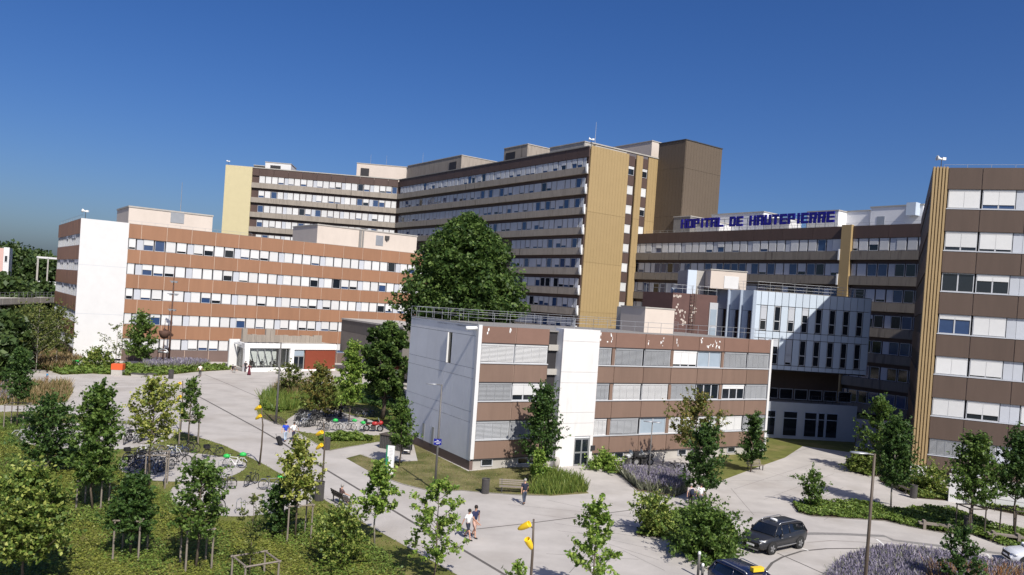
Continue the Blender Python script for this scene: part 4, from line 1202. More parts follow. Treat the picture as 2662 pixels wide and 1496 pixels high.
# woodland at the far left
wl = [(-50, 200, 17), (45, 215, 17.5), (70, 220, 17), (105, 212, 15.5), (135, 230, 16), (20, 240, 19.5), (90, 250, 18.5), (0, 168, 12.2),
      (-35, 118, 7.4), (12, 124, 7.8), (48, 128, 7.0), (-15, 108, 6.0), (84, 150, 7.5), (120, 160, 6.5), (30, 172, 11.5), (70, 178, 10), (110, 188, 11)]
wlab = ['tall dark tree behind the flyover', 'low dark tree in front of the flyover']
for i, (u, dist, h) in enumerate(wl):
    p = far(u, 800, dist); p.z = 0
    make_tree('tree', wlab[7 < i < 14] + ' at the far left', p, h, h * .16, h * .42, 'oval', 'wood', 110, 44, .55, wlab[7 < i < 14].replace('tree', 'trees') , seed=80 + i, trunk=.2, cr=.26, br=False)
rs = np.random.default_rng(4)
n = 30000
x = rs.uniform(-420, -115, n); y = rs.uniform(240, 420, n); z = rs.uniform(.4, 1, n) ** .5 * (13 + 3 * np.sin(x * .08) + 2 * np.sin(y * .11 + x * .03))
tag(link('distant_woodland', quads(np.stack([x, y, z], 1), 2.6, rs, .6, name='distant_woodland', ma='wood')), kind='stuff')
n = 26000
x = rs.uniform(-900, 900, n); y = rs.uniform(620, 760, n) ; z = rs.uniform(.2, 1, n) ** .5 * (17 + 4 * np.sin(x * .03) + 3 * np.sin(x * .011 + 2))
tag(link('distant_treeline', quads(np.stack([x, y, z], 1), 6, rs, .6, name='distant_treeline', ma='wood')), kind='stuff')

# ---- ground cover, grasses, lavender (stuff)
def inside(poly, x, y):
    P = [(p[0], p[1]) for p in poly]; r = np.zeros(len(x), bool); j = len(P) - 1
    for i in range(len(P)):
        xi, yi = P[i]; xj, yj = P[j]
        c = ((yi > y) != (yj > y)) & (x < (xj - xi) * (y - yi) / (yj - yi + 1e-12) + xi)
        r ^= c; j = i
    return r

def scatter(poly, dens, rs, holes=(), clip=True):
    xs = [p[0] for p in poly]; ys = [p[1] for p in poly]
    n = int((max(xs) - min(xs)) * (max(ys) - min(ys)) * dens)
    x = rs.uniform(min(xs), max(xs), n); y = rs.uniform(min(ys), max(ys), n)
    k = inside(poly, x, y)
    for h in holes: k &= ~inside(h, x, y)
    return x[k], y[k]

def blades(x, y, h, w, rs, name, ma, lean=.25, z0=0.0):
    n = len(x); h = h * rs.uniform(.6, 1.25, n)
    a = rs.uniform(0, 6.28, n); c, s = np.cos(a), np.sin(a)
    lx, ly = rs.normal(0, lean, n) * h, rs.normal(0, lean, n) * h
    ww = w * rs.uniform(.6, 1.3, n)
    z0 = np.full(n, z0) if np.isscalar(z0) else z0
    v = np.stack([np.stack([x - c * ww, y - s * ww, z0], 1), np.stack([x + c * ww, y + s * ww, z0], 1),
                  np.stack([x + lx + c * ww * .4, y + ly + s * ww * .4, z0 + h], 1), np.stack([x + lx - c * ww * .4, y + ly - s * ww * .4, z0 + h], 1)], 1).reshape(-1, 3)
    return tag(link(name, raw(v, n, name, ma)), kind='stuff')

def wob(x, y, f=.25, s=0):
    return np.sin(x * f + s) * np.cos(y * f * 1.3 + s * 2) + .6 * np.sin(x * f * 2.7 + y * f * 1.9 + s)

cover_poly = S_((-120, 1090), (60, 1088), (150, 1120), (250, 1180), (310, 1228), (400, 1262), (520, 1350), (660, 1362), (790, 1345), (830, 1310), (900, 1362), (1010, 1450), (1060, 1510), (300, 1620), (-200, 1560))
x, y = scatter(cover_poly, 210, rs, (padA, padB, padC))
g = wob(x, y, .5, 1.0) + rs.normal(0, .35, len(x))
hm = np.clip(.09 + .07 * wob(x, y, .9, 3) + .04 * wob(x, y, 2.3, 1) + .16 * (g > .5), .03, .4)
for nm, ma, k in (('ground_cover', 'cover', g < .12), ('ground_cover', 'cover2', g >= .12)):
    xx, yy = x[k], y[k]
    tag(link(nm, quads(np.stack([xx, yy, .03 + hm[k] * rs.uniform(.1, 1.1, len(xx))], 1), .068, rs, 1.3, name=nm, ma=ma)), kind='stuff')
# short grass on the lawns
x, y = scatter(garden, 30, rs, (padA, padB, padC, cover_poly)); blades(x, y, .1, .03, rs, 'grass', 'blade', .5)
x, y = scatter(isle, 22, rs, (padI,)); blades(x, y, .12, .035, rs, 'grass', 'blade', .5)
x, y = scatter(front, 25, rs); blades(x, y, .07, .02, rs, 'grass', 'straw', .5)
k = rs.uniform(size=len(x)) < .7; blades(x[k], y[k] + .05, .08, .025, rs, 'grass', 'blade', .5)
def bushy(name, poly, dens, h, size, ma, holes=()):
    x, y = scatter(poly, dens, rs, holes)
    z = .03 + h * np.clip(.6 + .3 * wob(x, y, 1.3, 2), .25, 1.1) * rs.uniform(.15, 1, len(x)) ** .6
    tag(link(name, quads(np.stack([x, y, z], 1), size, rs, .9, name=name, ma=ma)), kind='stuff')
bushy('ground_cover', bedR3, 200, .42, .115, 'cover2'); bushy('ground_cover', bedR2, 160, .55, .12, 'blade')
bushy('ground_cover', bedM, 150, .35, .11, 'cover2'); bushy('ground_cover', bedR1, 160, .8, .13, 'blade')
bushy('ground_cover', bedL1, 30, .6, .26, 'cover2'); bushy('ground_cover', bedL3, 26, .9, .3, 'olive')
hedge = KL(800, 800, [(110, 1290), (300, 1275), (650, 1300), (650, 1345), (350, 1350), (120, 1345)])
bushy('low_hedge', hedge, 160, .5, .16, 'cover2')
hill = KL(400, 850, [(1060, 720), (1180, 660), (1400, 640), (1700, 620), (1930, 640), (1930, 800), (1500, 810), (1350, 850), (1230, 870), (1080, 830)])
bushy('ground_cover', hill, 34, .7, .24, 'cover2')
x, y = scatter(hill, 22, rs); blades(x, y, 1.1, .04, rs, 'tall_grass', 'blade', .3)
fl = KL(400, 850, [(1180, 660), (1300, 610), (1560, 610), (1570, 700), (1400, 740), (1250, 700)])
x, y = scatter(fl, 26, rs); blades(x, y, 1.35, .04, rs, 'tall_grass', 'straw', .3)
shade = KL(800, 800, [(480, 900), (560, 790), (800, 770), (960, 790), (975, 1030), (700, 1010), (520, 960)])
bushy('ground_cover', shade, 26, .8, .26, 'dark')  # dark leaf colour stands in for the tree shadow over this planting
# tall grass at the office door, hedges and lavender
x, y = scatter(KL(1350, 1121, [(100, 600), (200, 470), (360, 440), (520, 495), (600, 500), (690, 600), (660, 618), (300, 645), (110, 635)]), 130, rs); blades(x, y, .75, .035, rs, 'tall_grass', 'blade', .3)
def lavender(poly, dens, h, w=.028, top=.5):
    x, y = scatter(poly, dens, rs); blades(x, y, h, w, rs, 'lavender', 'laven', .3)
    x, y = scatter(poly, dens * top, rs); blades(x, y, h * .35, w * 1.3, rs, 'lavender', 'purple', .35, h * rs.uniform(.62, 1.0, len(x)))
lavender(S_((1612, 1235), (1650, 1238), (1700, 1245), (1785, 1250), (1793, 1265), (1783, 1280), (1757, 1290), (1660, 1274)), 190, .85, .03, .7)
bcl = bedC
lavender(bcl, 200, .62, .028, .8)
x, y = scatter(KL(2162, 1121, [(960, 1500), (1000, 1430), (1300, 1450), (1931, 1520), (1931, 1700), (1000, 1700)]), 60, rs); blades(x, y, .95, .03, rs, 'orange_flowers', 'orange', .3)
lavender(S_((370, 952), (400, 946), (500, 946), (545, 951), (500, 958), (390, 960)), 40, .9, .05, .9)
x, y = scatter(bedL2, 40, rs); kk = rs.uniform(size=len(x)) < .55
blades(x[kk], y[kk], 1.0, .045, rs, 'tall_grass', 'straw', .3); blades(x[~kk], y[~kk], .8, .045, rs, 'tall_grass', 'olive', .3)
lavender(S_((-40, 1020), (45, 1014), (60, 1030), (45, 1050), (-40, 1052)), 45, .8, .04, .5)
x, y = scatter(bedL3, 20, rs); blades(x, y, 1.1, .06, rs, 'tall_grass', 'straw', .3)
# ------------------------------------------------------------------ far left: flyover, frame, apartment block
a, b_ = far(-150, 775, 135), far(152, 790, 176)
FY = Fr(a, math.degrees(math.atan2(b_.y - a.y, b_.x - a.x)))
fl_ = (b_ - a).length
ft = 14 - 70 * 155 / FPX
t = thing('flyover', 'long pale concrete flyover crossing in front of the woodland at the far left', 'bridge', FY.m)
block(t, FY, 'deck', 0, fl_, 0, 9, ft - 1.1, ft - .1, 'conc_light')
for i in range(14):
    panel(t, FY, i * fl_ / 14, -.15, ft - .95, fl_ / 14, 1.0, 'conc_light', .2, 'edge_panel', .05)
block(t, FY, 'parapet', 0, fl_, 8.7, 9, ft, ft + .9, 'conc_light')
for i in range(5):
    block(t, FY, 'pier', 3 + i * fl_ / 5, 4.2 + i * fl_ / 5, 3, 6, 0, ft - 1.1, 'conc_light')
railing(t, [FY.p(0, .1, ft), FY.p(fl_, .1, ft)], [24], 1.0)
fa = far(92, 745, 196); FX_ = Fr(fa, 30.5)
t = thing('frame_building', 'white open concrete frame structure standing among the far trees', 'building', FX_.m)
zt_ = 14 + (705 - 681) * 196 / FPX; zb2 = 0
for i in range(4):
    block(t, FX_, 'column', i * 1.9, i * 1.9 + .26, 0, .3, 0, zt_, 'conc_light')
    block(t, FX_, 'column', i * 1.9, i * 1.9 + .26, 8, 8.3, 0, zt_, 'conc_light')
block(t, FX_, 'beam', -.1, 12, -.1, .5, zt_, zt_ + .3, 'white_wall'); block(t, FX_, 'beam', -.1, 12, 8, 8.5, zt_, zt_ + .3, 'white_wall')
block(t, FX_, 'wall', .4, 6, 1, 8, 0, zt_ - 5, 'white_wall')
pa_ = far(22, 700, 182); FPK = Fr(pa_, 30)
t = thing('apartment_block', 'pink rendered apartment block with a white end at the far left edge', 'apartment block', FPK.m)
zp = 14 + (690 - 651) * 182 / FPX
block(t, FPK, 'wall', -26, -.98, 0, 12, 0, zp, 'pink'); block(t, FPK, 'end_wall', -.96, 0, -.1, 12, 0, zp + .2, 'white_wall')
for k in range(6):
    for i in range(5):
        window(t, FPK, -24.5 + i * 3.9, -.12, zp - 2.6 - k * 3, 1.6, 1.5, rng.choice((0, .3, .6)), 'glass', 2)
    window(t, FPK, -.75, -.2, zp - 2.6 - k * 3, .5, 1.2, 0, 'glass', 1)

# ------------------------------------------------------------------ lamps and masts
M['lamp_yellow'] = mat('yellow_enamel', (.74, .49, .02), .4, .04)
M['lamp_pole'] = mat('bronze_pole', (.085, .065, .048), .5, .1)
M['grey_pole'] = mat('grey_pole', (.12, .115, .11), .5, .1)
def yellow_lamp(foot, h, label, leanx, heads, pole='lamp_pole', hs_=.66):
    t = thing('street_lamp', label, 'street lamp', Matrix.Translation(foot), 'street lamps with two yellow shades')
    b = MB().path([(0, 0, 0), (.06 * leanx, 0, h * .35), (.05 * leanx, 0, h * .7), (-.12 * leanx, 0, h)], [.075, .065, .055, .04], 8).lathe([(.13, 0), (.13, .05), (.08, .08)], 10)
    sub(t, 'pole', b.mesh('pole', M[pole], True))
    shade = MB().lathe([(.02, -.5), (.07, -.47), (.14, -.33), (.19, -.12), (.215, .12), (.215, .34), (.2, .44), (.18, .4), (.17, .1), (.05, -.2)], 14)
    sm = shade.mesh('lamp_shade', M['lamp_yellow'], True)
    for dx, dz, az, tilt in heads:
        m = Matrix.Translation((dx, -.05, h + dz)) @ Euler((R(20), R(tilt), R(az))).to_matrix().to_4x4() @ Matrix.Scale(hs_, 4)
        sub(t, 'lamp_shade', sm, m)
        sub(t, 'arm', MB().tube((dx * .4, -.03, h + dz + .02), (0, 0, h + dz - .08), .03, n=6).mesh('arm', M[pole]))
    return t
f = G(468, 1129); s = scale_at(f) / 1.03339
yellow_lamp(f, 139 * s, 'double yellow street lamp farthest up the path beside the slender tree', .5, ((-.42, -.35, 0, 55), (-.3, -1.55, 0, 50)))
f = G(674.5, 1210); s = scale_at(f) / 1.03339
yellow_lamp(f, 150 * s, 'double yellow street lamp standing alone at the path edge near the white and green bicycle', 1.2, ((-.42, -.05, 0, 55), (-.32, -.75, 0, 52)))
f = G(833, 1294); s = scale_at(f) / 1.03339
yellow_lamp(f, 196 * s, 'double yellow street lamp with a litter bin at its foot', 1.0, ((-.36, -.75, 0, 60), (-.3, -1.65, 0, 48)))
top = G(1386, 1350, 4.9)
yellow_lamp(Vector((top.x + .06, top.y, 0)), 4.9, 'double yellow street lamp nearest the camera right of the walking couple', .3, ((-.42, -.32, 0, 55), (-.14, -1.05, 0, -28)))

def grey_lamp(foot, h, label, arm=(-.9, 0, 0), two=False, base=.09, pole='grey_pole'):
    t = thing('street_lamp', label, 'street lamp', Matrix.Translation(foot), 'tall grey street lamps')
    sub(t, 'pole', MB().tube((0, 0, 0), (0, 0, h), base, base * .6, 8).lathe([(.16, 0), (.16, .06), (.1, .1)], 10).mesh('pole', M[pole], True))
    for sgn in ((1, -1) if two else (1,)):
        a = Vector(arm) * sgn
        sub(t, 'arm', MB().tube((0, 0, h - .03 - .02 * sgn), a * .5 + Vector((0, 0, h - .02)), .035, n=6).mesh('arm', M['grey_pole']))
        ang = math.atan2(a.y, a.x)
        m = Matrix.Translation(a * .75 + Vector((0, 0, h - .02))) @ Matrix.Rotation(ang, 4, 'Z') @ Matrix.Diagonal((1.6, .75, .35, 1))
        sub(t, 'lamp_head', MB().lathe([(.05, -.15), (.22, -.1), (.28, 0), (.24, .1), (.06, .16)], 12, m=m).mesh('lamp_head', M['steel'], True))
    return t
f = G(1130, 1275); s = scale_at(f) / 1.03339
gl = grey_lamp(f, 276 * s, 'tall grey street lamp with a blue sign on the dry lawn of the office block', (-1.0, .1, 0))
SGN = thing('street_sign', 'small blue sign with white lettering fixed to the grey lamp on the lawn', 'sign', Matrix.Translation(f + Vector((-.02, -.12, 127 * s))) @ Matrix.Rotation(R(2), 4, 'Z'))
M['sign_blue'] = mat('sign_blue', (.012, .016, .2), .4, .03)
sub(SGN, 'plate', MB().box(-.28, .28, -.02, .02, -.22, .22).mesh('plate', M['sign_blue']))
sub(SGN, 'bracket', MB().box(-.1, .1, .02, .09, -.05, .05).mesh('bracket', M['steel']))
b = MB(); r_ = random.Random(2)
for z, x0, x1 in ((.11, -.06, .06), (0, -.22, .22), (-.11, -.08, .16)):
    x = x0
    while x < x1:
        w = r_.uniform(.015, .03); b.box(x, x + w, -.026, -.02, z - .025, z + .025); x += w + .014
sub(SGN, 'lettering', b.mesh('lettering', M['white_paint']))
top = G(2274, 1180, 8.2)
grey_lamp(Vector((top.x, top.y, 0)), 8.2, 'tall grey street lamp by the roundabout kerb', (-.9, .1, 0), base=.1, pole='lamp_pole')
f = G(2262, 1226); s = scale_at(f) / 1.03339
grey_lamp(f, 48 * s, 'short grey lamp among the grasses at the ochre corner', (.3, .3, 0), base=.05)
f = G(1684, 1268); s = scale_at(f) / 1.03339
grey_lamp(f, 172 * s, 'thin grey lamp with two heads rising from the lavender bed', (-.38, .05, 0), True, .06)
f = G(717, 1102); s = scale_at(f) / 1.03339
t = thing('mast', 'plain tall dark mast on the island lawn', 'mast', Matrix.Translation(f))
sub(t, 'pole', MB().tube((0, 0, 0), (0, 0, 212 * s), .12, .07, 8).mesh('pole', M['grey_pole'], True)); sub(t, 'base', MB().lathe([(.22, 0), (.22, .06), (.13, .12)], 10).mesh('base', M['dark_steel']))
f = G(438, 950); s = scale_at(f) / 1.03339
t = thing('mast', 'tall rust coloured light mast with three crossbars in front of the terracotta wing', 'mast', Matrix.Translation(f))
M['rust'] = mat('rusty_steel', (.085, .045, .032), .8, .25, 3)
h = 262 * s
sub(t, 'pole', MB().tube((0, 0, 0), (0, 0, h * .8), .17, .12, 8).tube((0, 0, h * .8), (0, 0, h), .07, .03, 6).mesh('pole', M['rust'], True))
for i, z in enumerate((.835, .71, .555)):
    w = (.6, .85, .65)[i]
    sub(t, 'crossbar', MB().box(-w, w, -.15, .15, h * z - .06, h * z + .06).box(-w * .6, -w * .6 + .35, -.2, .2, h * z - .25, h * z - .06).box(w * .35, w * .35 + .35, -.2, .2, h * z - .25, h * z - .06).mesh('crossbar', M['steel']))
f = G(422, 953); s = scale_at(f) / 1.03339
t = thing('sculpture', 'rust coloured mast sculpture with a bowl and a small arch by the terracotta wing', 'sculpture', Matrix.Translation(f))
h = 120 * s
sub(t, 'pole', MB().tube((0, 0, 0), (0, 0, h), .14, .04, 8).box(-.9, .3, -.15, .15, 0, .12).mesh('pole', M['rust'], True))
sub(t, 'bowl', MB().lathe([(.1, h * .6), (.5, h * .62), (.75, h * .69), (.85, h * .77), (.78, h * .77), (.6, h * .69), (.1, h * .64)], 16).mesh('bowl', M['rust'], True))
sub(t, 'arch', MB().path([(.75 * math.cos(a), 0, h * .3 + .55 * math.sin(a)) for a in np.linspace(0, math.pi, 9)], .11, 7).box(-.8, .8, -.08, .08, h * .29, h * .33).mesh('arch', M['steel'], True))
sub(t, 'side_bar', MB().tube((-.85, 0, 0), (-.85, 0, h * .34), .06, n=6).mesh('side_bar', M['rust']))

# ------------------------------------------------------------------ litter bins, benches, small furniture
M['bin'] = mat('dark_grey_slats', (.075, .07, .068), .6, .1, 4)
def litter_bin(p, label, r=.27, h=1.05):
    t = thing('litter_bin', label, 'litter bin', Matrix.Translation(p), 'round slatted litter bins')
    sub(t, 'liner', MB().lathe([(r * .88, .05), (r * .9, h * .9)], 14).mesh('liner', M['void'], True))
    b = MB()
    for i in range(22):
        a = i * 2 * math.pi / 22
        m = Matrix.Rotation(a, 4, 'Z') @ Matrix.Translation((r, 0, 0))
        b.box(-.012, .012, -.03, .03, .03, h, m=m)
    sub(t, 'slat_ring', b.mesh('slat_ring', M['bin']))
    sub(t, 'rim', MB().path([(r * 1.03 * math.cos(a), r * 1.03 * math.sin(a), h) for a in np.linspace(0, 2 * math.pi, 16, endpoint=False)], .035, 6, closed=True).mesh('rim', M['bin'], True))
    return t
litter_bin(G(849, 1170), 'round grey litter bin on the island lawn corner')
litter_bin(G(829, 1302), 'round grey litter bin at the foot of the yellow lamp', .29, 1.25)
litter_bin(G(1261, 1283), 'round grey litter bin left of the lawn bench before the office block')
litter_bin(G(2374, 1295), 'round grey litter bin at the end of the benches by the ward block')
litter_bin(G(2515, 1383), 'round grey litter bin between the two low stone benches')
litter_bin(G(444, 985), 'small round litter bin in front of the lavender strip by the terracotta wing', .33, 1.2)

def bench(p, rz, label, w=1.9, ma='timber', back=True):
    t = thing('bench', label, 'bench', Matrix.Translation(p) @ Matrix.Rotation(rz, 4, 'Z'), 'slatted park benches')
    sl = MB().box(-w / 2, w / 2, -.045, .045, -.02, .02).mesh('slat', M[ma])
    for i in range(4): sub(t, 'slat', sl, Matrix.Translation((0, -.2 + i * .13, .45)))
    if back:
        for i in range(3): sub(t, 'slat', sl, Matrix.Translation((0, .3 + i * .045, .58 + i * .13)) @ Matrix.Rotation(R(72), 4, 'X'))
    for s_ in (-1, 1):
        b = MB().box(-.03, .03, -.24, -.18, 0, .43).box(-.03, .03, .2, .26, 0, .43).box(-.03, .03, -.24, .26, .39, .43)
        if back: b.path([(0, .24, .42), (0, .42, .92)], .03, 5)
        sub(t, 'leg', b.mesh('leg', M['dark_steel']), Matrix.Translation((s_ * w * .4, 0, 0)))
    return t
pB = D(858, 1268)
bench(pB, math.atan2(*reversed((D(880, 1275) - D(836, 1252)).xy)) + math.pi, 'dark slatted bench at the path edge with a person sitting on it', 1.7, 'timber_dark')
bench(D(1289, 1240), R(3), 'pale timber bench on the lawn edge in front of the office block', 2.0)
bench(D(1900, 1183), R(24), 'pale bench at the lawn corner right of the office block', 1.7)
pr0, pr1 = D(2240, 1225), D(2290, 1248)
bench(pr0, math.atan2(pr1.y - pr0.y, pr1.x - pr0.x), 'first dark bench of the row along the hedge by the ward block', 1.9, 'timber_dark')
bench(D(2272, 1239), math.atan2(pr1.y - pr0.y, pr1.x - pr0.x), 'second dark bench of the row, next to the litter bin by the ward block', 1.9, 'timber_dark')
def stone_bench(p, q, label):
    fr = Fr(p, math.degrees(math.atan2(q.y - p.y, q.x - p.x))); w = (q - p).length
    t = thing('stone_bench', label, 'bench', fr.m, 'low stone benches by the roundabout')
    block(t, fr, 'seat', 0, w, -.25, .25, .36, .47, 'timber')
    for x in (.25, w - .45): block(t, fr, 'support', x, x + .18, -.28, .22, 0, .62, 'timber')
stone_bench(K(2162, 1121, 870, 975), K(2162, 1121, 1220, 1020), 'low stone bench at the planted kerb left of the grey bin')
stone_bench(K(2162, 1121, 1560, 1085), K(2162, 1121, 1925, 1130), 'low stone bench at the planted kerb near the white car')

# white information totem with a green edge
pT = G(1012, 1233); s = scale_at(pT) / 1.03339
TT = thing('totem_sign', 'white totem sign with a green edge strip on the lawn corner', 'sign', Matrix.Translation(pT) @ Matrix.Rotation(R(-14), 4, 'Z'))
M['green_sign'] = mat('green_sign', (.02, .2, .1), .45, .05)
hT = 74 * s
sub(TT, 'panel', MB().box(-.24, .3, -.08, .08, 0, hT).mesh('panel', M['white_paint']))
sub(TT, 'edge_strip', MB().box(-.34, -.23, -.1, .1, 0, hT + .01).box(-.23, -.12, -.083, -.08, .0, hT * .62).mesh('edge_strip', M['green_sign']))
b = MB(); r_ = random.Random(8)
for i in range(9):
    z = hT * (.9 - i * .05); x = -.08
    while x < .22 * r_.uniform(.5, 1):
        w = r_.uniform(.015, .04); b.box(x, x + w, -.084, -.08, z - .012, z + .012); x += w + .014
sub(TT, 'lettering', b.mesh('lettering', M['grey_pole']))
# slatted bike locker box and pad
sheet('furniture_pad', KL(900, 1121, [(-40, 245), (200, 130), (330, 115), (550, 175), (680, 185), (715, 303), (540, 302), (300, 296), (145, 240)]), .03, 'pave')
pL = G(986, 1166); q = G(1034, 1174) - pL
FLK = Fr(pL, math.degrees(math.atan2(q.y, q.x)))
t = thing('slatted_locker', 'dark slatted locker box with a flat lid behind the white totem', 'locker', FLK.m)
block(t, FLK, 'body', .06, 2.7, .06, 1.2, .05, 1.2, 'void'); block(t, FLK, 'lid', -.08, 2.84, -.08, 1.34, 1.25, 1.33, 'timber_dark')
sm = MB().box(0, .12, 0, .05, .05, 1.24).mesh('slat', M['bin'])
for i in range(16): wpart(t, 'slat', sm, FLK.at(i * .175, 0, 0))
for i in range(7): wpart(t, 'slat', sm, FLK.at(0, .06 + i * .175, 0, R(90)))
b = MB().box(0, .06, 0, .5, 0, .8).box(.6, .66, 0, .5, 0, .8).box(0, .66, 0, .5, .75, .82).box(0, .66, 0, .5, 0, .06)
pS = G(1047, 1183)
t = thing('ash_stand', 'small open metal frame stand on the pad right of the locker', 'stand', Matrix.Translation(pS) @ Matrix.Rotation(R(10), 4, 'Z')); sub(t, 'frame', b.mesh('frame', M['dark_steel'])); sub(t, 'tray', MB().box(.06, .6, .05, .45, .35, .38).mesh('tray', M['white_paint']))
# orange planter by the left wing
pO = G(306, 975)
t = thing('planter', 'square planter box with a bright orange upper half before the white end wall', 'planter', Matrix.Translation(pO) @ Matrix.Rotation(R(10), 4, 'Z'))
M['orange'] = mat('orange_laminate', (.62, .1, .03), .5, .04)
sub(t, 'base', MB().box(-.7, .7, -.6, .6, 0, .75).mesh('base', M['conc_light'])); sub(t, 'upper_box', MB().box(-.74, .74, -.64, .64, .76, 1.55).mesh('upper_box', M['orange']))
for i, (u, v, w) in enumerate(((362, 979, 2.2), (394, 979, 1.2))):
    p = G(u, v); t = thing('low_seat', ['long flat dark seat block on the edge of the lavender strip', 'short flat dark seat block on the edge of the lavender strip'][i], 'seat', Matrix.Translation(p), None)
    sub(t, 'seat', MB().box(-w / 2, w / 2, -.35, .35, .3, .42).mesh('seat', M['dark_steel'])); sub(t, 'base', MB().box(-w / 2 + .1, w / 2 - .1, -.3, .3, 0, .3).mesh('base', M['conc_light']))
# small grey stone by the stair tower door
pG = G(1446, 1216); t = thing('fire_hydrant_stone', 'rounded grey stone block beside the stair tower entrance', 'stone', Matrix.Translation(pG)); sub(t, 'body', MB().lathe([(.2, 0), (.27, .3), (.28, .6), (.2, .85), (.05, .92)], 12).mesh('body', M['conc_light'], True))
# bollards at the bottom
for i, (u, v, h) in enumerate(((1814, 1500, 1.3), (1824, 1515, .95))):
    p = D(u / 1.03339, v / 1.03339); t = thing('bollard', ['taller grey post with a pale cap at the kerb by the blue taxi', 'shorter dark post with a pale cap at the kerb by the blue taxi'][i], 'bollard', Matrix.Translation(p), 'posts at the kerb')
    sub(t, 'post', MB().tube((0, 0, 0), (0, 0, h), .07, n=10).mesh('post', M['grey_pole'], True)); sub(t, 'cap', MB().lathe([(.075, h - .12), (.08, h), (.05, h + .06)], 10).mesh('cap', M['white_paint'], True))

# pale ramp wall and handrail at the foot of the ward block
RW = Fr(D(2385, 1262), math.degrees(math.atan2(*reversed((D(2570, 1290) - D(2385, 1262)).xy))))
t = thing('ramp_wall', 'pale smooth ramp wall at the foot of the brown ward block', 'wall', RW.m)
block(t, RW, 'wall', 0, 16, 0, .4, 0, 2.2, 'white_wall'); block(t, RW, 'coping', -.05, 16, -.05, .45, 2.2, 2.28, 'conc_light')
railing(t, [RW.p(1, -1.2, 0), RW.p(14, -1.2, 0)], [6], 1.0, ma='dark_steel', rails=(1.0,))

# ------------------------------------------------------------------ roof gear: sirens and aerials
def siren(p, label, s=1.0):
    s *= .55
    t = thing('weather_siren', label, 'siren', Matrix.Translation(p), 'white sirens on the roof corners')
    sub(t, 'pole', MB().tube((0, 0, 0), (0, 0, 1.9 * s), .06 * s, n=6).mesh('pole', M['dark_steel']))
    sub(t, 'horn', MB().lathe([(.12, 0), (.16, .5), (.42, .95), (.36, .95), (.1, .5)], 12, m=Matrix.Translation((.2 * s, 0, 1.6 * s)) @ Matrix.Rotation(R(-80), 4, 'Y') @ Matrix.Diagonal((s, s, s, 1))).mesh('horn', M['white_paint'], True))
    sub(t, 'motor', MB().box(.1 * s, .6 * s, -.2 * s, .2 * s, 1.5 * s, 1.9 * s).mesh('motor', M['white_paint']))
siren(FR.p(.75, 1.0, RT), 'white siren on a thin pole at the corner of the brown ward block', 1.15)
siren(FL.p(-6.2, .8, 22.35), 'white siren above the plain white end wall of the terracotta wing', 1.3)
siren(FQ.p(TRL - .4, .8, 46.1), 'white siren at the ochre corner of the tall tower', 1.5)
siren(FT.p(-6.8, .8, 46.2), 'small white siren on the pale yellow end of the tower', 1.2)
siren(FG.p(21.5, 6, 49.5), 'white siren on the plant room beside the bronze lift tower', 1.2)
def aerial(p, h, label):
    t = thing('aerial', label, 'aerial', Matrix.Translation(p), 'thin aerials on the roofs')
    sub(t, 'mast', MB().tube((0, 0, 0), (0, 0, h), .07, .03, 5).mesh('mast', M['steel'])); sub(t, 'base', MB().box(-.3, .3, -.3, .3, 0, .3).mesh('base', M['conc_light']))
aerial(FL.p(9.5, 8, 25), 6, 'thin aerial on the plant room of the terracotta wing')
for i, x in enumerate((31.5, 36)): aerial(FT.p(x, 6, 47), 6.5, ['left thin aerial where the two tower wings meet', 'right thin aerial where the two tower wings meet'][i])
aerial(FQ.p(4, 5, 47), 7, 'thin aerial at the inner end of the oblique tower wing')
aerial(FQ.p(TRL - .3, 1.6, 46.1), 5, 'thin aerial behind the siren at the ochre corner')
# ------------------------------------------------------------------ bicycles and motorcycles
M['rubber'] = mat('tyre_rubber', (.02, .02, .02), .8, .1)
M['chrome'] = mat('bare_metal', (.45, .46, .47), .3, .05, metal=.8)
M['saddle'] = mat('black_saddle', (.02, .02, .022), .6, .1)
_bk = {}
def bike_mesh(kind):
    if kind in _bk: return _bk[kind]
    b = MB()
    if kind == 'tyre': b.path([(.34 * math.cos(a), 0, .34 * math.sin(a)) for a in np.linspace(0, 2 * math.pi, 18, endpoint=False)], .026, 5, closed=True); me = b.mesh('tyre', M['rubber'])
    elif kind == 'spokes':
        for i in range(7):
            a = math.pi * i / 7; b.tube((-.33 * math.cos(a), 0, -.33 * math.sin(a)), (.33 * math.cos(a), 0, .33 * math.sin(a)), .006, n=3)
        b.tube((0, -.05, 0), (0, .05, 0), .03, n=6); me = b.mesh('spokes', M['grey_pole'])
    elif kind == 'saddle': b.lathe([(.02, -.03), (.09, -.02), (.1, .02), (.03, .05)], 8, m=Matrix.Diagonal((1.5, .8, 1, 1))); me = b.mesh('saddle', M['saddle'])
    elif kind == 'handlebar': b.path([(-.12, -.3, .02), (-.02, -.26, .05), (.03, 0, .03), (-.02, .26, .05), (-.12, .3, .02)], .016, 5); me = b.mesh('handlebar', M['saddle'])
    elif kind == 'basket':
        b.box(-.16, .16, -.17, .17, 0, .02); b.box(-.2, -.17, -.2, .2, 0, .25).box(.17, .2, -.2, .2, 0, .25).box(-.17, .17, -.2, -.17, 0, .25).box(-.17, .17, .17, .2, 0, .25); me = b.mesh('basket', M['saddle'])
    _bk[kind] = me
    return me
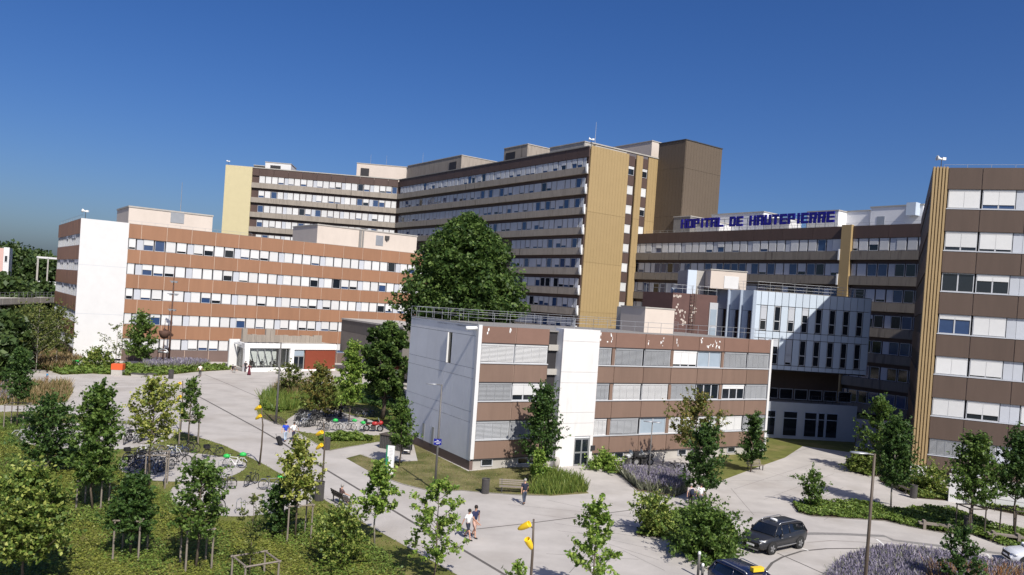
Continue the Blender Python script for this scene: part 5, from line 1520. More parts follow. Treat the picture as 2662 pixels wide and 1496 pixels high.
def frame_mesh(col):
    k = ('f', col)
    if k in _bk: return _bk[k]
    if col not in M: M[col] = mat(col, {'black_enamel': (.018, .018, .02), 'grey_enamel': (.16, .165, .17), 'white_enamel': (.7, .7, .69), 'blue_enamel': (.03, .06, .16), 'red_enamel': (.36, .03, .03), 'green_enamel': (.02, .3, .07), 'silver_enamel': (.4, .41, .42)}[col], .35, .05)
    b = MB(); r = .022
    bb, st, hd, hd2, rr, ff = (-.05, 0, .3), (-.2, 0, .78), (.38, 0, .82), (.41, 0, .68), (-.53, 0, .34), (.53, 0, .34)
    for p, q in ((bb, st), (bb, hd2), (st, hd), (hd, hd2)): b.tube(p, q, r, n=6)
    for s in (-.05, .05):
        b.tube((bb[0], s * .6, bb[2]), (rr[0], s, rr[2]), .012, n=4); b.tube((st[0], s * .5, st[2] - .05), (rr[0], s, rr[2]), .012, n=4); b.tube((hd2[0], s * .8, hd2[2]), (ff[0], s, ff[2]), .015, n=4)
    b.tube(st, (-.23, 0, .9), .016, n=5); b.tube(hd, (.36, 0, .98), .016, n=5)
    b.tube((-.05, -.1, .3), (-.05, .1, .3), .06, n=8)
    for x in (-.53, .53):                                # mudguards
        b.path([(x + .39 * math.cos(a), 0, .34 + .39 * math.sin(a)) for a in np.linspace(.3, 2.7, 7)], .02, 4)
    b.box(-.72, -.35, -.06, .06, .76, .785)              # carrier
    b.tube((-.53, .05, .34), (-.55, .05, .77), .01, n=4).tube((-.08, .05, .3), (-.16, .22, .02), .012, n=4)
    _bk[k] = b.mesh('frame', M[col])
    return _bk[k]
def bike(p, rz, col, label, group, cover=None, basket=False, tilt=5):
    t = thing('bicycle', label, 'bicycle', Matrix.Translation(p) @ Matrix.Rotation(rz, 4, 'Z') @ Matrix.Rotation(R(tilt), 4, 'X'), group)
    sub(t, 'frame', frame_mesh(col))
    for x in (-.53, .53):
        w = sub(t, 'wheel', bike_mesh('spokes'), Matrix.Translation((x, 0, .36))); sub(w, 'tyre', bike_mesh('tyre'))
    sub(t, 'saddle', bike_mesh('saddle'), Matrix.Translation((-.23, 0, .93))); sub(t, 'handlebar', bike_mesh('handlebar'), Matrix.Translation((.36, 0, 1.0)))
    if basket: sub(t, 'basket', bike_mesh('basket'), Matrix.Translation((.6, 0, .82)))
    if cover:
        if 'cov' not in _bk:
            M['green_cover'] = mat('green_cover', (.03, .42, .08), .5, .06)
            _bk['cov'] = MB().lathe([(.05, -.05), (.2, -.04), (.24, .08), (.17, .2), (.04, .25)], 10, m=Matrix.Diagonal((1.15, .85, 1, 1))).mesh('basket_cover', M['green_cover'], True)
        for x, z in cover: sub(t, 'basket_cover', _bk['cov'], Matrix.Translation((x, 0, z)))
    return t
br_ = random.Random(21)
cols = ['black_enamel', 'black_enamel', 'grey_enamel', 'blue_enamel', 'black_enamel', 'silver_enamel', 'black_enamel', 'white_enamel', 'grey_enamel']
def bikes(x0, y0, pts, az, label, group, s=.25893):
    for i, (x, y) in enumerate(pts):
        bike(K(x0, y0, x, y, s, .03), R(az + br_.uniform(-22, 22)) + (math.pi if br_.random() < .4 else 0), cols[(i * 4 + br_.randint(0, 2)) % len(cols)], label, group, basket=br_.random() < .25, tilt=br_.uniform(-8, 8))
g1, g2, g3, g4 = 'bicycles on the far left pad', 'bicycles crowded on the middle pad', 'bicycles on the lowest pad', 'bicycles in the island racks'
bikes(0, 900, [(1240, 835), (1275, 980), (1330, 955), (1385, 965), (1430, 960), (1560, 925), (1610, 905), (1475, 935), (235, 935), (270, 950), (575, 985), (620, 1010), (740, 930), (660, 1000)], 75, 'bicycle parked in a loose row on the far left pad', g1)
bikes(0, 1121, [(1300, 350), (1330, 390), (1365, 340), (1395, 400), (1430, 360), (1460, 415), (1495, 355), (1530, 420), (1560, 375), (1350, 300), (1420, 300), (1480, 300), (1600, 420), (1580, 300), (1560, 245), (1450, 250), (1670, 400)], 70, 'dark bicycle packed into the crowded rack of the middle pad', g2)
bikes(450, 1121, [(400, 265), (110, 215), (180, 230), (40, 260), (60, 345)], 60, 'bicycle standing alone or in a pair on the upper edge of the middle pad', g2)
bike(K(450, 1121, 275, 405, z=.03), R(-25), 'black_enamel', 'single black bicycle in the open centre of the middle pad', g2)
bike(K(0, 1121, 1740, 255, z=.03), R(-30), 'white_enamel', 'white framed bicycle at the upper edge of the middle pad', g2)
bike(K(450, 1121, 615, 370, z=.03), R(188), 'white_enamel', 'white bicycle with two green covers beside the lone yellow lamp', g2, ((-.55, .95), (.62, .78)))
bikes(450, 1121, [(450, 560), (510, 575), (430, 785)], -20, 'bicycle half hidden by the airy tree on the lowest pad', g3)
bike(K(450, 1121, 780, 545, z=.03), R(75), 'black_enamel', 'dark bicycle seen end on, on the grass between the pads', g3)
bike(K(450, 1121, 985, 590, z=.03), R(15), 'grey_enamel', 'grey bicycle with a green front cover behind the yellow leaved tree', g3, ((.6, .85),))
bikes(740, 1040, [(280 + i * 52, 430 + 6 * (i % 3)) for i in range(9)] + [(330 + i * 60, 340) for i in range(11)] + [(1000 + 70 * i, 345) for i in range(4)] + [(320 + 70 * i, 560) for i in range(5)], 78, 'dark bicycle packed in the crowded island racks', g4, .12422)
bikes(740, 1040, [(800, 620), (1240, 640), (1400, 340), (1750, 370), (1600, 360)], 40, 'bicycle standing apart at the edge of the island pad', g4, .12422)
bike(K(740, 1040, 960, 650, .12422, .03), R(20), 'grey_enamel', 'bicycle with a green cover nearest the crowded island rack', g4, ((.4, 1.0),))
bike(K(740, 1040, 1530, 660, .12422, .03), R(160), 'silver_enamel', 'bicycle with green covers in the middle of the island pad', g4, ((.5, .95), (-.5, .85)))
for i in range(3):
    bike(K(0, 900, (1210, 1330, 1060)[i], 335, .1588, .03), R((10, 60, -20)[i]), ('green_enamel', 'white_enamel', 'grey_enamel')[i], ('bright green bicycle lying by the white end wall', 'white bicycle against the white end wall', 'grey bicycle nearest the birches by the white end wall')[i], 'bicycles by the left wing', ((0, .75), (.5, .8)) if i == 0 else None)
# steel hoops
M['hoop'] = M['steel']
hoop = MB().path([(-.35, 0, 0), (-.35, 0, .7), (-.25, 0, .82), (.25, 0, .82), (.35, 0, .7), (.35, 0, 0)], .025, 6).mesh('hoop', M['steel'])
for i, (x, y) in enumerate([(485, 400), (470, 555), (560, 520), (655, 815), (700, 840), (925, 740), (390, 400)]):
    o = link('bicycle_hoop', hoop, None, Matrix.Translation(K(450, 1121, x, y, z=.028)) @ Matrix.Rotation(R(70 + 5 * i), 4, 'Z'))
    tag(o, 'empty steel bicycle hoop on the lower two pads', 'bicycle stand', 'steel bicycle hoops')

def motorbike(p, rz, body, label, box=True, screen=True):
    if body not in M: frame_mesh(body)
    t = thing('motorcycle', label, 'motorcycle', Matrix.Translation(p) @ Matrix.Rotation(rz, 4, 'Z') @ Matrix.Rotation(R(7), 4, 'X'), 'motorcycles')
    tm = MB().path([(.27 * math.cos(a), 0, .27 * math.sin(a)) for a in np.linspace(0, 2 * math.pi, 18, endpoint=False)], .075, 7, closed=True).mesh('tyre', M['rubber'], True)
    rm = MB().tube((0, -.05, 0), (0, .05, 0), .2, n=12).mesh('rim', M['chrome'])
    for x in (-.68, .68):
        w = sub(t, 'wheel', rm, Matrix.Translation((x, 0, .34))); sub(w, 'tyre', tm)
    sub(t, 'engine', MB().box(-.25, .25, -.2, .2, .25, .6).tube((-.2, .2, .35), (-.95, .22, .42), .06, n=8).mesh('engine', M['dark_steel']))
    sub(t, 'tank', MB().lathe([(.03, -.36), (.16, -.28), (.21, 0), (.18, .25), (.05, .36)], 12, m=Matrix.Translation((.15, 0, .82)) @ Matrix.Rotation(R(90), 4, 'Y')).mesh('tank', M[body], True))
    sub(t, 'fairing', MB().lathe([(.05, -.25), (.2, -.1), (.24, .15), (.1, .32)], 10, m=Matrix.Translation((.62, 0, .88)) @ Matrix.Rotation(R(70), 4, 'Y')).box(-.75, -.35, -.11, .11, .7, .8).mesh('fairing', M[body], True))
    sub(t, 'seat', MB().box(-.7, -.08, -.14, .14, .8, .9).mesh('seat', M['saddle']))
    sub(t, 'fork', MB().tube((.68, .09, .34), (.45, .1, 1.0), .03, n=6).tube((.68, -.09, .34), (.45, -.1, 1.0), .03, n=6).mesh('fork', M['chrome']))
    sub(t, 'handlebar', MB().path([(.3, -.38, 1.05), (.45, -.1, 1.03), (.45, .1, 1.03), (.3, .38, 1.05)], .02, 6).tube((.4, .36, 1.05), (.42, .42, 1.2), .012, n=4).lathe([(.02, -.03), (.07, 0), (.02, .03)], 8, m=Matrix.Translation((.42, .42, 1.2))).mesh('handlebar', M['saddle']))
    if screen: sub(t, 'windscreen', MB().add([(.62, -.2, 1.0), (.62, .2, 1.0), (.45, .14, 1.38), (.45, -.14, 1.38), (.6, -.2, 1.0), (.6, .2, 1.0), (.43, .14, 1.38), (.43, -.14, 1.38)], [(0, 1, 2, 3), (7, 6, 5, 4), (0, 4, 5, 1), (2, 6, 7, 3), (1, 5, 6, 2), (0, 3, 7, 4)]).mesh('windscreen', M['fogged']))
    if box: sub(t, 'top_box', MB().box(-1.0, -.62, -.22, .22, .88, 1.18).mesh('top_box', M['saddle']))
    return t
mk = lambda x, y: K(1350, 1121, x, y)
motorbike(mk(1240, 345), R(15), 'black_enamel', 'black motorcycle with a top box behind the lavender bed')
motorbike(mk(1165, 335), R(35), 'grey_enamel', 'grey scooter like motorcycle left of the black one behind the lavender', False)
motorbike(mk(1070, 345), R(55), 'silver_enamel', 'silver motorcycle leftmost behind the lavender bed', False)
motorbike(K(740, 1040, 1850, 660, .12422, .03), R(10), 'red_enamel', 'red moped with a white windscreen on the island pad', True)
bike(mk(1440, 330), R(80), 'silver_enamel', 'silver bicycle seen end on beside the black motorcycle', 'bicycles near the lavender bed'); bike(mk(1570, 405), R(20), 'black_enamel', 'black bicycle at the right end of the lavender bed', 'bicycles near the lavender bed'); bike(mk(1660, 430), R(-30), 'white_enamel', 'white bicycle half behind the dark tree by the office block', 'bicycles near the lavender bed')
sheet('parking_pad', [mk(980, 300), mk(1420, 300), mk(1760, 330), mk(1760, 440), mk(1560, 480), mk(1020, 430)], .024, 'pave')

# ------------------------------------------------------------------ cars
def car_meshes(L_, Wd, Hh, body, suv=True):
    """body shell, glasshouse and fittings; x forward, nose at +L/2"""
    hl = L_ / 2; hw = Wd / 2
    gl = .18
    # stations: x, sill z, shoulder z, half width at shoulder, half width at sill
    if suv: st = [(-hl, .55, .98, .72, .66), (-hl + .08, .34, 1.1, .84, .78), (-hl + .5, .3, 1.14, .9, .86), (-.6, .27, 1.1, .92, .9), (.5, .27, 1.06, .92, .9), (hl - 1.15, .28, 1.03, .91, .89), (hl - .5, .3, .96, .87, .86), (hl - .12, .32, .84, .74, .76), (hl, .42, .68, .6, .62)]
    else: st = [(-hl, .5, .9, .7, .64), (-hl + .1, .32, 1.0, .82, .78), (-hl + .5, .28, 1.03, .87, .85), (-.6, .24, .98, .89, .88), (.4, .24, .95, .89, .88), (hl - 1.1, .25, .92, .88, .87), (hl - .45, .26, .82, .83, .83), (hl - .1, .28, .68, .7, .72), (hl, .36, .56, .54, .58)]
    b = MB(); vs = []; n = 10
    for x, z0, z1, w1, w0 in st:
        w1 *= hw / .92; w0 *= hw / .92
        zm = z0 + (z1 - z0) * .55
        vs += [(x, -w0 * .9, z0), (x, -w0, z0 + .08), (x, -w1 * 1.0, zm), (x, -w1 * .97, z1 - .05), (x, -w1 * .86, z1), (x, w1 * .86, z1), (x, w1 * .97, z1 - .05), (x, w1, zm), (x, w0, z0 + .08), (x, w0 * .9, z0)]
    fs = [(i * n + j, i * n + (j + 1) % n, (i + 1) * n + (j + 1) % n, (i + 1) * n + j) for i in range(len(st) - 1) for j in range(n)]
    fs += [tuple(range(n)), tuple(range((len(st)) * n - 1, (len(st) - 1) * n - 1, -1))]
    b.add(vs, [tuple(reversed(f)) for f in fs])
    shell = b.mesh('body', M[body], True)
    # glasshouse
    zs = 1.05 if suv else .95
    gx = [(-hl + .12, .02, -.02), (-hl + .45, .86, .62), (-.4, 1, 1), (.35, .97, .98), (.75, .8, .8), (hl - 1.08, .02, -.02)] if suv else [(-hl + .3, .02, 0), (-hl + .95, .8, .8), (-.35, 1, 1), (.2, .97, .98), (hl - 1.2, .02, 0)]
    g = MB(); rf = MB(); vs = []; rv = []
    for x, tz, _ in gx:
        z = zs + (Hh - zs) * max(tz, 0); wt = hw * (.9 - .2 * max(tz, 0)); wb = hw * .93
        vs += [(x, -wb, zs - .06), (x, -wt, z - .05), (x, -wt * .9, z), (x, wt * .9, z), (x, wt, z - .05), (x, wb, zs - .06)]
    k = len(gx)
    g.add(vs, [(i * 6 + j, (i + 1) * 6 + j, (i + 1) * 6 + j + 1, i * 6 + j + 1) for i in range(k - 1) for j in range(5)])
    glass = g.mesh('glasshouse', M['car_glass'], True)
    for i in range(1, k - 2):
        for p in (0,):
            a = [Vector(vs[i * 6 + q]) for q in (1, 2, 3, 4)]; c = [Vector(vs[(i + 1) * 6 + q]) for q in (1, 2, 3, 4)]
            u = Vector((0, 0, .014))
            rf.add([q + u for q in a + c], [(0, 4, 5, 1), (1, 5, 6, 2), (2, 6, 7, 3)])
    roof = rf.mesh('roof', M[body], True)
    pl = MB()
    for s in (1, 5) if False else (1, 4):
        for i in range(k):
            pass
    for sd in (0, 1):
        e = 1 if sd == 0 else 4; bo = 0 if sd == 0 else 5
        P = [Vector(vs[i * 6 + e]) for i in range(k)]; sgn = -1 if sd == 0 else 1
        pl.path([q + Vector((0, sgn * .012, .01)) for q in P], .035, 5)
        for i in range(1, k - 1):
            if suv and i == 4: continue
            pl.tube(Vector(vs[i * 6 + bo]) + Vector((0, sgn * .012, 0)), P[i] + Vector((0, sgn * .012, 0)), .03, n=4)
    pillars = pl.mesh('pillars', M[body], True)
    return shell, glass, roof, pillars
M['car_glass'] = mat('car_window', (.008, .01, .014), .05, .05, spec=.7)
M['car_grey'] = mat('grey_car_paint', (.022, .023, .026), .28, .03, spec=.6); M['car_blue'] = mat('dark_blue_car_paint', (.012, .016, .045), .2, .03, spec=.7); M['car_white'] = mat('white_car_paint', (.66, .68, .72), .25, .02, spec=.5)
M['lens'] = mat('headlamp_lens', (.5, .52, .55), .15, .05, spec=.7)
M['taxi_yellow'] = mat('yellow_taxi_sign', (.75, .5, .03), .4, .03)
def car(p, rz, L_, Wd, Hh, body, label, suv=True, rails=True, sign=None):
    t = thing('parked_car', label, 'car', Matrix.Translation(p) @ Matrix.Rotation(rz, 4, 'Z'))
    hl, hw = L_ / 2, Wd / 2
    sh, gs, rf, pi_ = car_meshes(L_, Wd, Hh, body, suv)
    sub(t, 'body', sh); sub(t, 'windows', gs); sub(t, 'roof', rf); sub(t, 'pillars', pi_)
    r = .36 if suv else .32
    ty = MB().lathe([(r * .62, -.11), (r * .95, -.11), (r, -.07), (r, .07), (r * .95, .11), (r * .62, .11)], 20, m=Matrix.Rotation(R(90), 4, 'X')).mesh('tyre', M['rubber'], True)
    rb = MB().lathe([(r * .63, -.06), (r * .63, .06)], 16, m=Matrix.Rotation(R(90), 4, 'X'))
    for i in range(5):
        rb.box(.02, r * .6, -.125, .0, -.05, .05, m=Matrix.Rotation(i * 1.2566, 4, 'Y'))
    rim = rb.mesh('rim', M['chrome'])
    arch = MB().lathe([(r * 1.0, -.02), (r * 1.16, -.02), (r * 1.16, .02), (r * 1.0, .02)], 20, m=Matrix.Rotation(R(90), 4, 'X')).mesh('wheel_arch', M['rubber'])
    for x in (-hl * .62, hl * .62):
        for s in (-1, 1):
            w = sub(t, 'wheel', ty, Matrix.Translation((x, s * (hw - .1), r)) @ Matrix.Rotation(0 if s < 0 else math.pi, 4, 'Z'))
            sub(w, 'rim', rim)
            sub(t, 'wheel_arch', arch, Matrix.Translation((x, s * (hw - .015), r + .02)))
    zf = .8 if suv else .66
    for s in (-1, 1):
        sub(t, 'headlight', MB().lathe([(.02, -.08), (.1, -.03), (.11, .03), (.03, .08)], 10, m=Matrix.Translation((hl - .22, s * hw * .7, zf)) @ Matrix.Rotation(R(s * 30), 4, 'Z') @ Matrix.Diagonal((1.2, 2.0, .75, 1))).mesh('headlight', M['lens'], True))
        sub(t, 'door_mirror', MB().lathe([(.03, -.1), (.1, -.06), (.1, .06), (.03, .1)], 8, m=Matrix.Translation((.72, s * (hw + .1), (1.12 if suv else 1.0))) @ Matrix.Rotation(R(90), 4, 'X')).mesh('door_mirror', M[body], True))
        if rails: sub(t, 'roof_rail', MB().path([(-hl + .75, s * hw * .68, Hh - .03), (-hl + .95, s * hw * .68, Hh + .05), (.3, s * hw * .68, Hh + .05), (.5, s * hw * .68, Hh - .04)], .025, 6).mesh('roof_rail', M['chrome'], True))
        sub(t, 'side_trim', MB().box(-hl * .42, hl * .42, s * hw - .01, s * hw + .012, .38, .43).mesh('side_trim', M['chrome'] if suv else M['rubber']))
        sub(t, 'tail_light', MB().box(-hl - .01, -hl + .1, s * hw * .72 - .12, s * hw * .72 + .12, .85, 1.0).mesh('tail_light', M['red_enamel']))
        for x in (-.25, .55):
            sub(t, 'door_handle', MB().box(x - .1, x + .08, s * hw - .01, s * hw + .02, .88, .91).mesh('door_handle', M['chrome']))
    sub(t, 'grille', MB().box(hl - .06, hl + .015, -hw * .5, hw * .5, .5, .68).box(hl - .08, hl + .01, -hw * .62, hw * .62, .3, .42).mesh('grille', M['rubber']))
    sub(t, 'bumper_trim', MB().box(hl - .1, hl + .03, -hw * .55, hw * .55, .24, .3).mesh('bumper_trim', M['chrome']))
    sub(t, 'number_plate', MB().box(hl + .0, hl + .035, -.26, .26, .44, .55).mesh('number_plate', M['white_paint']))
    return t
c0, c1 = K(1800, 1121, 790, 1245), K(1800, 1121, 1085, 1180)     # front and rear wheels on the near side
az = math.atan2((c0 - c1).y, (c0 - c1).x)
fr = Fr((c0 + c1) / 2, math.degrees(az)); side = .92
cc = fr.p(0, -side if fr.y.y < 0 else side)
t = car(cc, az, 4.55, 1.88, 1.66, 'car_grey', 'dark grey taxi car with a small white roof sign turning on the paving')
o = thing('taxi_sign', 'small white taxi sign on the roof of the dark grey car', 'taxi sign', t.matrix_basis @ Matrix.Translation((.15, 0, 1.68)))
sub(o, 'housing', MB().lathe([(.02, 0), (.14, .0), (.12, .12), (.02, .15)], 10, m=Matrix.Diagonal((.7, 2, 1, 1))).mesh('housing', M['white_paint'], True)); sub(o, 'foot', MB().box(-.1, .1, -.2, .2, -.02, .0).mesh('foot', M['rubber']))
pc = G(1915, 1508, 1.4); pd = G(1960, 1560, 1.4)
az2 = math.atan2(-.86, .38)
t = car(Vector((pc.x + .95, pc.y + 1.0, 0)), az2, 4.5, 1.85, 1.64, 'car_blue', 'dark blue taxi car with a yellow roof sign cut off by the bottom edge')
o = thing('taxi_sign', 'yellow taxi sign on the roof of the dark blue car', 'taxi sign', t.matrix_basis @ Matrix.Translation((.35, .1, 1.66)))
sub(o, 'housing', MB().box(-.13, .13, -.33, .33, 0, .2).mesh('housing', M['taxi_yellow'])); sub(o, 'foot', MB().box(-.1, .1, -.3, .3, -.03, .0).mesh('foot', M['rubber']))
f0 = K(2462, 1360, 2010, 1210, .09394)
t = car(f0 + Vector((1.75, .55, 0)), R(172), 4.25, 1.78, 1.45, 'car_white', 'white car entering at the right edge beside the lavender roundabout', False, False)

# ------------------------------------------------------------------ people
M['skin'] = mat('skin', (.48, .27, .19), .6, .04); M['hair'] = mat('dark_hair', (.02, .015, .012), .7, .1); M['hair_grey'] = mat('grey_hair', (.3, .28, .26), .7, .1); M['shoe'] = mat('dark_shoes', (.02, .02, .02), .6, .1)
_cl = {}
def cloth(c):
    if c not in _cl: _cl[c] = mat('cloth_%d' % len(_cl), c, .85, .08, 6)
    return _cl[c]
def skin_mesh(name, verts, edges, radii, ma, parent, root=0):
    me = bpy.data.meshes.new(name); me.from_pydata([tuple(v) for v in verts], edges, []); me.materials.append(ma)
    o = sub(parent, name, me)
    md = o.modifiers.new('skin', 'SKIN'); md.use_smooth_shade = True
    for i, r in enumerate(radii): me.skin_vertices[0].data[i].radius = r if isinstance(r, tuple) else (r, r)
    me.skin_vertices[0].data[root].use_root = True
    s2 = o.modifiers.new('sub', 'SUBSURF'); s2.levels = 1; s2.render_levels = 1
    return o
def person(p, rz, label, top, bottom, hair='hair', h=1.75, stride=.25, arms=((.12, .05), (-.1, .05)), shorts=False, dress=None, sit=False, bag=None, sleeves='short'):
    t = thing('person', label, 'person', Matrix.Translation(p) @ Matrix.Rotation(rz, 4, 'Z') @ Matrix.Scale(h / 1.75, 4))
    # x forward
    if sit:
        pel = Vector((0, 0, .52)); kn = [Vector((.45, s * .12, .5)) for s in (-1, 1)]; an = [Vector((.48, s * .12, .08)) for s in (-1, 1)]
    else:
        pel = Vector((0, 0, .95)); f_ = stride
        kn = [Vector((.04 + f_ * .55, -.1, .5)), Vector((.05 - f_ * .35, .1, .49))]; an = [Vector((f_ * .9, -.1, .08)), Vector((-f_ * .95, .1, .1 + f_ * .15))]
    up = .42
    ch = pel + Vector((.02, 0, up)); nk = ch + Vector((.02, 0, .15)); hd = nk + Vector((.03, 0, .13)); ht = hd + Vector((0, 0, .12))
    sh = [ch + Vector((0, s * .19, .06)) for s in (-1, 1)]; hp = [pel + Vector((0, s * .1, -.03)) for s in (-1, 1)]
    el, wr, hn = [], [], []
    for i, s in enumerate((-1, 1)):
        fx, out = arms[i]
        e = sh[i] + Vector((fx * .9 - .02, s * (.07 + out), -.27)); w = e + Vector((fx * 1.2 + .07, s * out * .4, -.23 + abs(fx) * .25))
        el.append(e); wr.append(w); hn.append(w + (w - e).normalized() * .15)
    V = [pel, pel + Vector((.01, 0, .2)), ch, nk, hd, ht]
    E_ = [(0, 1), (1, 2), (2, 3), (3, 4), (4, 5)]; Rr = [(.1, .08), (.09, .07), (.1, .07), .052, (.085, .1), .07]
    for i in (0, 1):
        b0 = len(V); V += [sh[i], el[i], wr[i], hn[i]]; E_ += [(2, b0), (b0, b0 + 1), (b0 + 1, b0 + 2), (b0 + 2, b0 + 3)]; Rr += [.05, .042, .032, .036]
        b0 = len(V); V += [hp[i], kn[i], an[i], an[i] + Vector((.16, 0, -.04))]; E_ += [(0, b0), (b0, b0 + 1), (b0 + 1, b0 + 2), (b0 + 2, b0 + 3)]; Rr += [.08, .058, .042, .038]
    skin_mesh('body', V, E_, Rr, M['skin'], t)
    tv = [pel + Vector((0, 0, -.03)), pel + Vector((.01, 0, .2)), ch, ch + Vector((.01, 0, .09))]; te = [(0, 1), (1, 2), (2, 3)]; tr = [(.16, .125), (.155, .12), (.185, .13), (.09, .08)]
    for i in (0, 1):
        b0 = len(tv); q = el[i] if sleeves == 'short' else wr[i]
        tv += [sh[i], sh[i].lerp(el[i], .75)]; te += [(2, b0), (b0, b0 + 1)]; tr += [.08, .066]
        if sleeves != 'short': tv += [el[i], wr[i]]; te += [(b0 + 1, b0 + 2), (b0 + 2, b0 + 3)]; tr += [.056, .045]
    skin_mesh('shirt' if not dress else 'dress_top', tv, te, tr, cloth(top), t)
    if dress:
        sub(t, 'dress', MB().lathe([(.3, .06), (.27, .3), (.2, .75), (.17, 1.02), (.1, 1.1)], 14, m=Matrix.Diagonal((.9, 1, 1, 1))).mesh('dress', cloth(dress), True))
    else:
        bv = [pel, pel + Vector((0, 0, .06))]; be = [(0, 1)]; brr = [(.155, .125), (.15, .12)]
        for i in (0, 1):
            b0 = len(bv); k_ = hp[i].lerp(kn[i], .85) if shorts else kn[i]
            bv += [hp[i], k_]; be += [(0, b0), (b0, b0 + 1)]; brr += [.112, .085 if shorts else .075]
            if not shorts: bv.append(an[i] + Vector((0, 0, .03))); be.append((b0 + 1, b0 + 2)); brr.append(.062)
        skin_mesh('shorts' if shorts else 'trousers', bv, be, brr, cloth(bottom), t)
    for i in (0, 1):
        sub(t, 'shoe', MB().lathe([(.02, -.13), (.055, -.08), (.06, .06), (.03, .14)], 8, m=Matrix.Translation(an[i] + Vector((.06, 0, -.035))) @ Matrix.Rotation(R(90), 4, 'Y') @ Matrix.Diagonal((.75, 1, 1, 1))).mesh('shoe', M['shoe'], True))
    sub(t, 'hair', MB().lathe([(.085, -.06), (.108, .0), (.1, .07), (.06, .115), (.01, .128)], 10, m=Matrix.Translation(hd + Vector((-.02, 0, .045)))).mesh('hair', M[hair], True))
    sub(t, 'face', MB().lathe([(.004, .035), (.018, 0)], 6, m=Matrix.Translation(hd + Vector((.1, 0, .01))) @ Matrix.Rotation(R(60), 4, 'Y')).box(.088, .1, -.045, -.02, .035, .05, m=Matrix.Translation(hd)).box(.088, .1, .02, .045, .035, .05, m=Matrix.Translation(hd)).mesh('face', M['hair']))
    return t
def between(a, b): return math.atan2((b - a).y, (b - a).x)
walk = between(G(1100, 1300), G(1300, 1425))
person(K(900, 1121, 1215, 1085), walk + R(20), 'person in a white t-shirt and dark shorts walking beside a taller companion', (.75, .75, .74), (.02, .024, .04), h=1.72, stride=.34, arms=((-.12, .03), (.2, .0)), shorts=True)
person(K(900, 1121, 1280, 1065), walk + R(10), 'person in a dark navy shirt and pinkish shorts raising a hand to the head', (.022, .026, .07), (.5, .32, .26), h=1.84, stride=.28, arms=((.42, .12), (-.08, .08)), shorts=True)
person(K(900, 1121, 1785, 738), R(115), 'person in a dark vest over a white shirt walking towards the lawn bench', (.018, .02, .04), (.05, .06, .09), 'hair_grey', 1.74, .16)
pw1 = person(K(400, 850, 1318, 1155), R(125), 'person in a bright blue shirt and light blue trousers pulling a black suitcase', (.02, .06, .42), (.35, .42, .52), h=1.78, stride=.2, arms=((.05, .06), (-.18, .14)))
person(K(400, 850, 1398, 1145), R(-55), 'person in a white top and dark trousers beside the suitcase puller', (.76, .75, .73), (.03, .03, .055), h=1.66, stride=.16, arms=((.15, .2), (-.1, .2)))
sc = K(400, 850, 1275, 1190)
t = thing('suitcase', 'black wheeled suitcase pulled along the path', 'suitcase', Matrix.Translation(sc) @ Matrix.Rotation(R(35), 4, 'Z') @ Matrix.Rotation(R(-20), 4, 'Y'))
M['black_fabric'] = mat('black_fabric', (.012, .012, .014), .8, .1)
sub(t, 'case', MB().box(-.16, .16, -.26, .26, .06, .8).mesh('case', M['black_fabric'])); sub(t, 'handle', MB().path([(-.12, -.12, .8), (-.12, -.12, 1.1), (-.12, .12, 1.1), (-.12, .12, .8)], .012, 5).mesh('handle', M['dark_steel']))
for y in (-.2, .2): sub(t, 'wheel', MB().tube((-.1, y - .02, .05), (-.1, y + .02, .05), .05, n=8).mesh('wheel', M['rubber']))
pq = K(1350, 1121, 1715, 770)
person(pq, R(95), 'person with a dark backpack standing by the dark tree trunk before the office block', (.5, .42, .42), (.035, .03, .03), 'hair_grey', 1.7, .08)
t = thing('backpack', 'dark blue backpack worn by the person at the dark tree by the office block', 'backpack', Matrix.Translation(pq) @ Matrix.Rotation(R(95), 4, 'Z') @ Matrix.Translation((-.2, 0, 1.18)))
sub(t, 'bag', MB().lathe([(.03, -.24), (.13, -.2), (.15, 0), (.12, .18), (.04, .24)], 10, m=Matrix.Diagonal((.65, 1.1, 1, 1))).mesh('bag', cloth((.02, .025, .05)), True)); sub(t, 'strap', MB().path([(.05, -.12, .2), (.2, -.13, .22), (.22, -.12, -.1)], .02, 5).path([(.05, .12, .2), (.2, .13, .22), (.22, .12, -.1)], .02, 5).mesh('strap', cloth((.02, .025, .05))))
person(K(1350, 1121, 1812, 765), R(80), 'person in a white top mostly hidden behind the dark tree by the office block', (.72, .71, .7), (.1, .1, .12), h=1.68, stride=.1)
person(G(122, 1003), R(200), 'person in a light blue shirt and dark shorts crossing the far plaza at the left', (.03, .22, .42), (.02, .02, .03), h=1.74, stride=.2, shorts=True)
person(K(400, 850, 462, 500), R(-80), 'person in a white top and dark trousers at the corner of the lavender strip', (.7, .68, .63), (.02, .02, .025), 'hair', 1.75, .06)
person(K(400, 850, 955, 485), R(-100), 'person in a long dark red dress in front of the pavilion column', (.1, .02, .03), None, 'hair', 1.7, .05, dress=(.11, .018, .03), sleeves='long')
person(K(400, 850, 918, 455), R(-90), 'person in dark clothes leaning at the white pavilion column', (.03, .03, .035), (.02, .02, .03), 'hair', 1.7, .03)
for i, (x, y) in enumerate(((790, 445), (815, 462))):
    person(K(400, 850, x, y) + Vector((0, 0, -.1)), R(-60 - 60 * i), ['person in black sitting on the ground left of the pavilion', 'person in grey sitting on the ground nearest the pavilion corner'][i], [(.02, .02, .02), (.2, .19, .18)][i], [(.02, .02, .025), (.3, .29, .27)][i], 'hair', 1.5, sit=True)
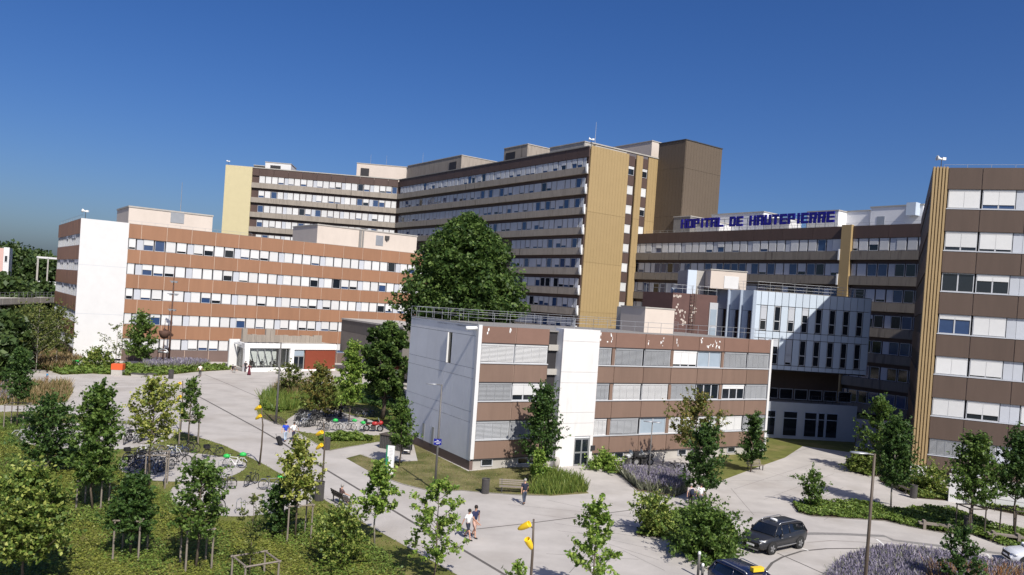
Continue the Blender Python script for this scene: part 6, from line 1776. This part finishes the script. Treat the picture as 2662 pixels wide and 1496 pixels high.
bz = math.atan2(*reversed((D(880, 1275) - D(836, 1252)).xy)) + math.pi
person(pB + Vector((.1 * math.cos(bz), .1 * math.sin(bz), -.03)), bz - R(90), 'person with grey hair sitting on the dark bench at the path edge', (.1, .06, .06), (.06, .06, .07), 'hair_grey', 1.65, sit=True, arms=((.25, -.05), (.25, -.05)))
person(G(886, 1090), R(200), 'person in black with a white cap standing among the island bicycles', (.02, .02, .022), (.02, .02, .025), 'hair_grey', 1.75, .08, sleeves='long')
# seated guests behind the pavilion glass
for i, (x, y) in enumerate(((1.9, 1.6), (4.2, 2.2), (5.6, 1.7), (6.6, 2.4), (2.8, 2.8))):
    q = FP.p(x, y, .5)
    person(q, R(-90 + 40 * i), ['guest at the left table', 'guest second from the left', 'guest in the middle', 'guest nearest the right column', 'guest at the back'][i] + ' behind the pavilion glass', [(.02, .02, .02), (.3, .3, .3), (.03, .03, .04), (.04, .03, .03), (.02, .02, .03)][i], (.03, .03, .04), 'hair', 1.6, sit=True)
    t = thing('cafe_table', 'small round cafe table behind the pavilion glass', 'table', Matrix.Translation(FP.p(x + .1, y - .75, .5)), 'cafe tables')
    sub(t, 'table_top', MB().lathe([(.35, .7), (.35, .74)], 14).mesh('table_top', M['conc_light'])); sub(t, 'leg', MB().lathe([(.2, 0), (.2, .03), (.03, .06), (.03, .7)], 8).mesh('leg', M['dark_steel']))
    t = thing('cafe_chair', 'dark cafe chair under a seated guest behind the pavilion glass', 'chair', Matrix.Translation(q) @ Matrix.Rotation(R(-90 + 40 * i), 4, 'Z'), 'cafe chairs')
    sub(t, 'seat', MB().box(-.2, .2, -.2, .2, .38, .42).mesh('seat', M['dark_steel'])); sub(t, 'backrest', MB().box(-.22, -.2, -.2, .2, .42, .82).mesh('backrest', M['dark_steel']))
    lm = MB().box(-.015, .015, -.015, .015, 0, .38).mesh('leg', M['dark_steel'])
    for a in (-.18, .18):
        for c in (-.18, .18): sub(t, 'leg', lm, Matrix.Translation((a, c, 0)))
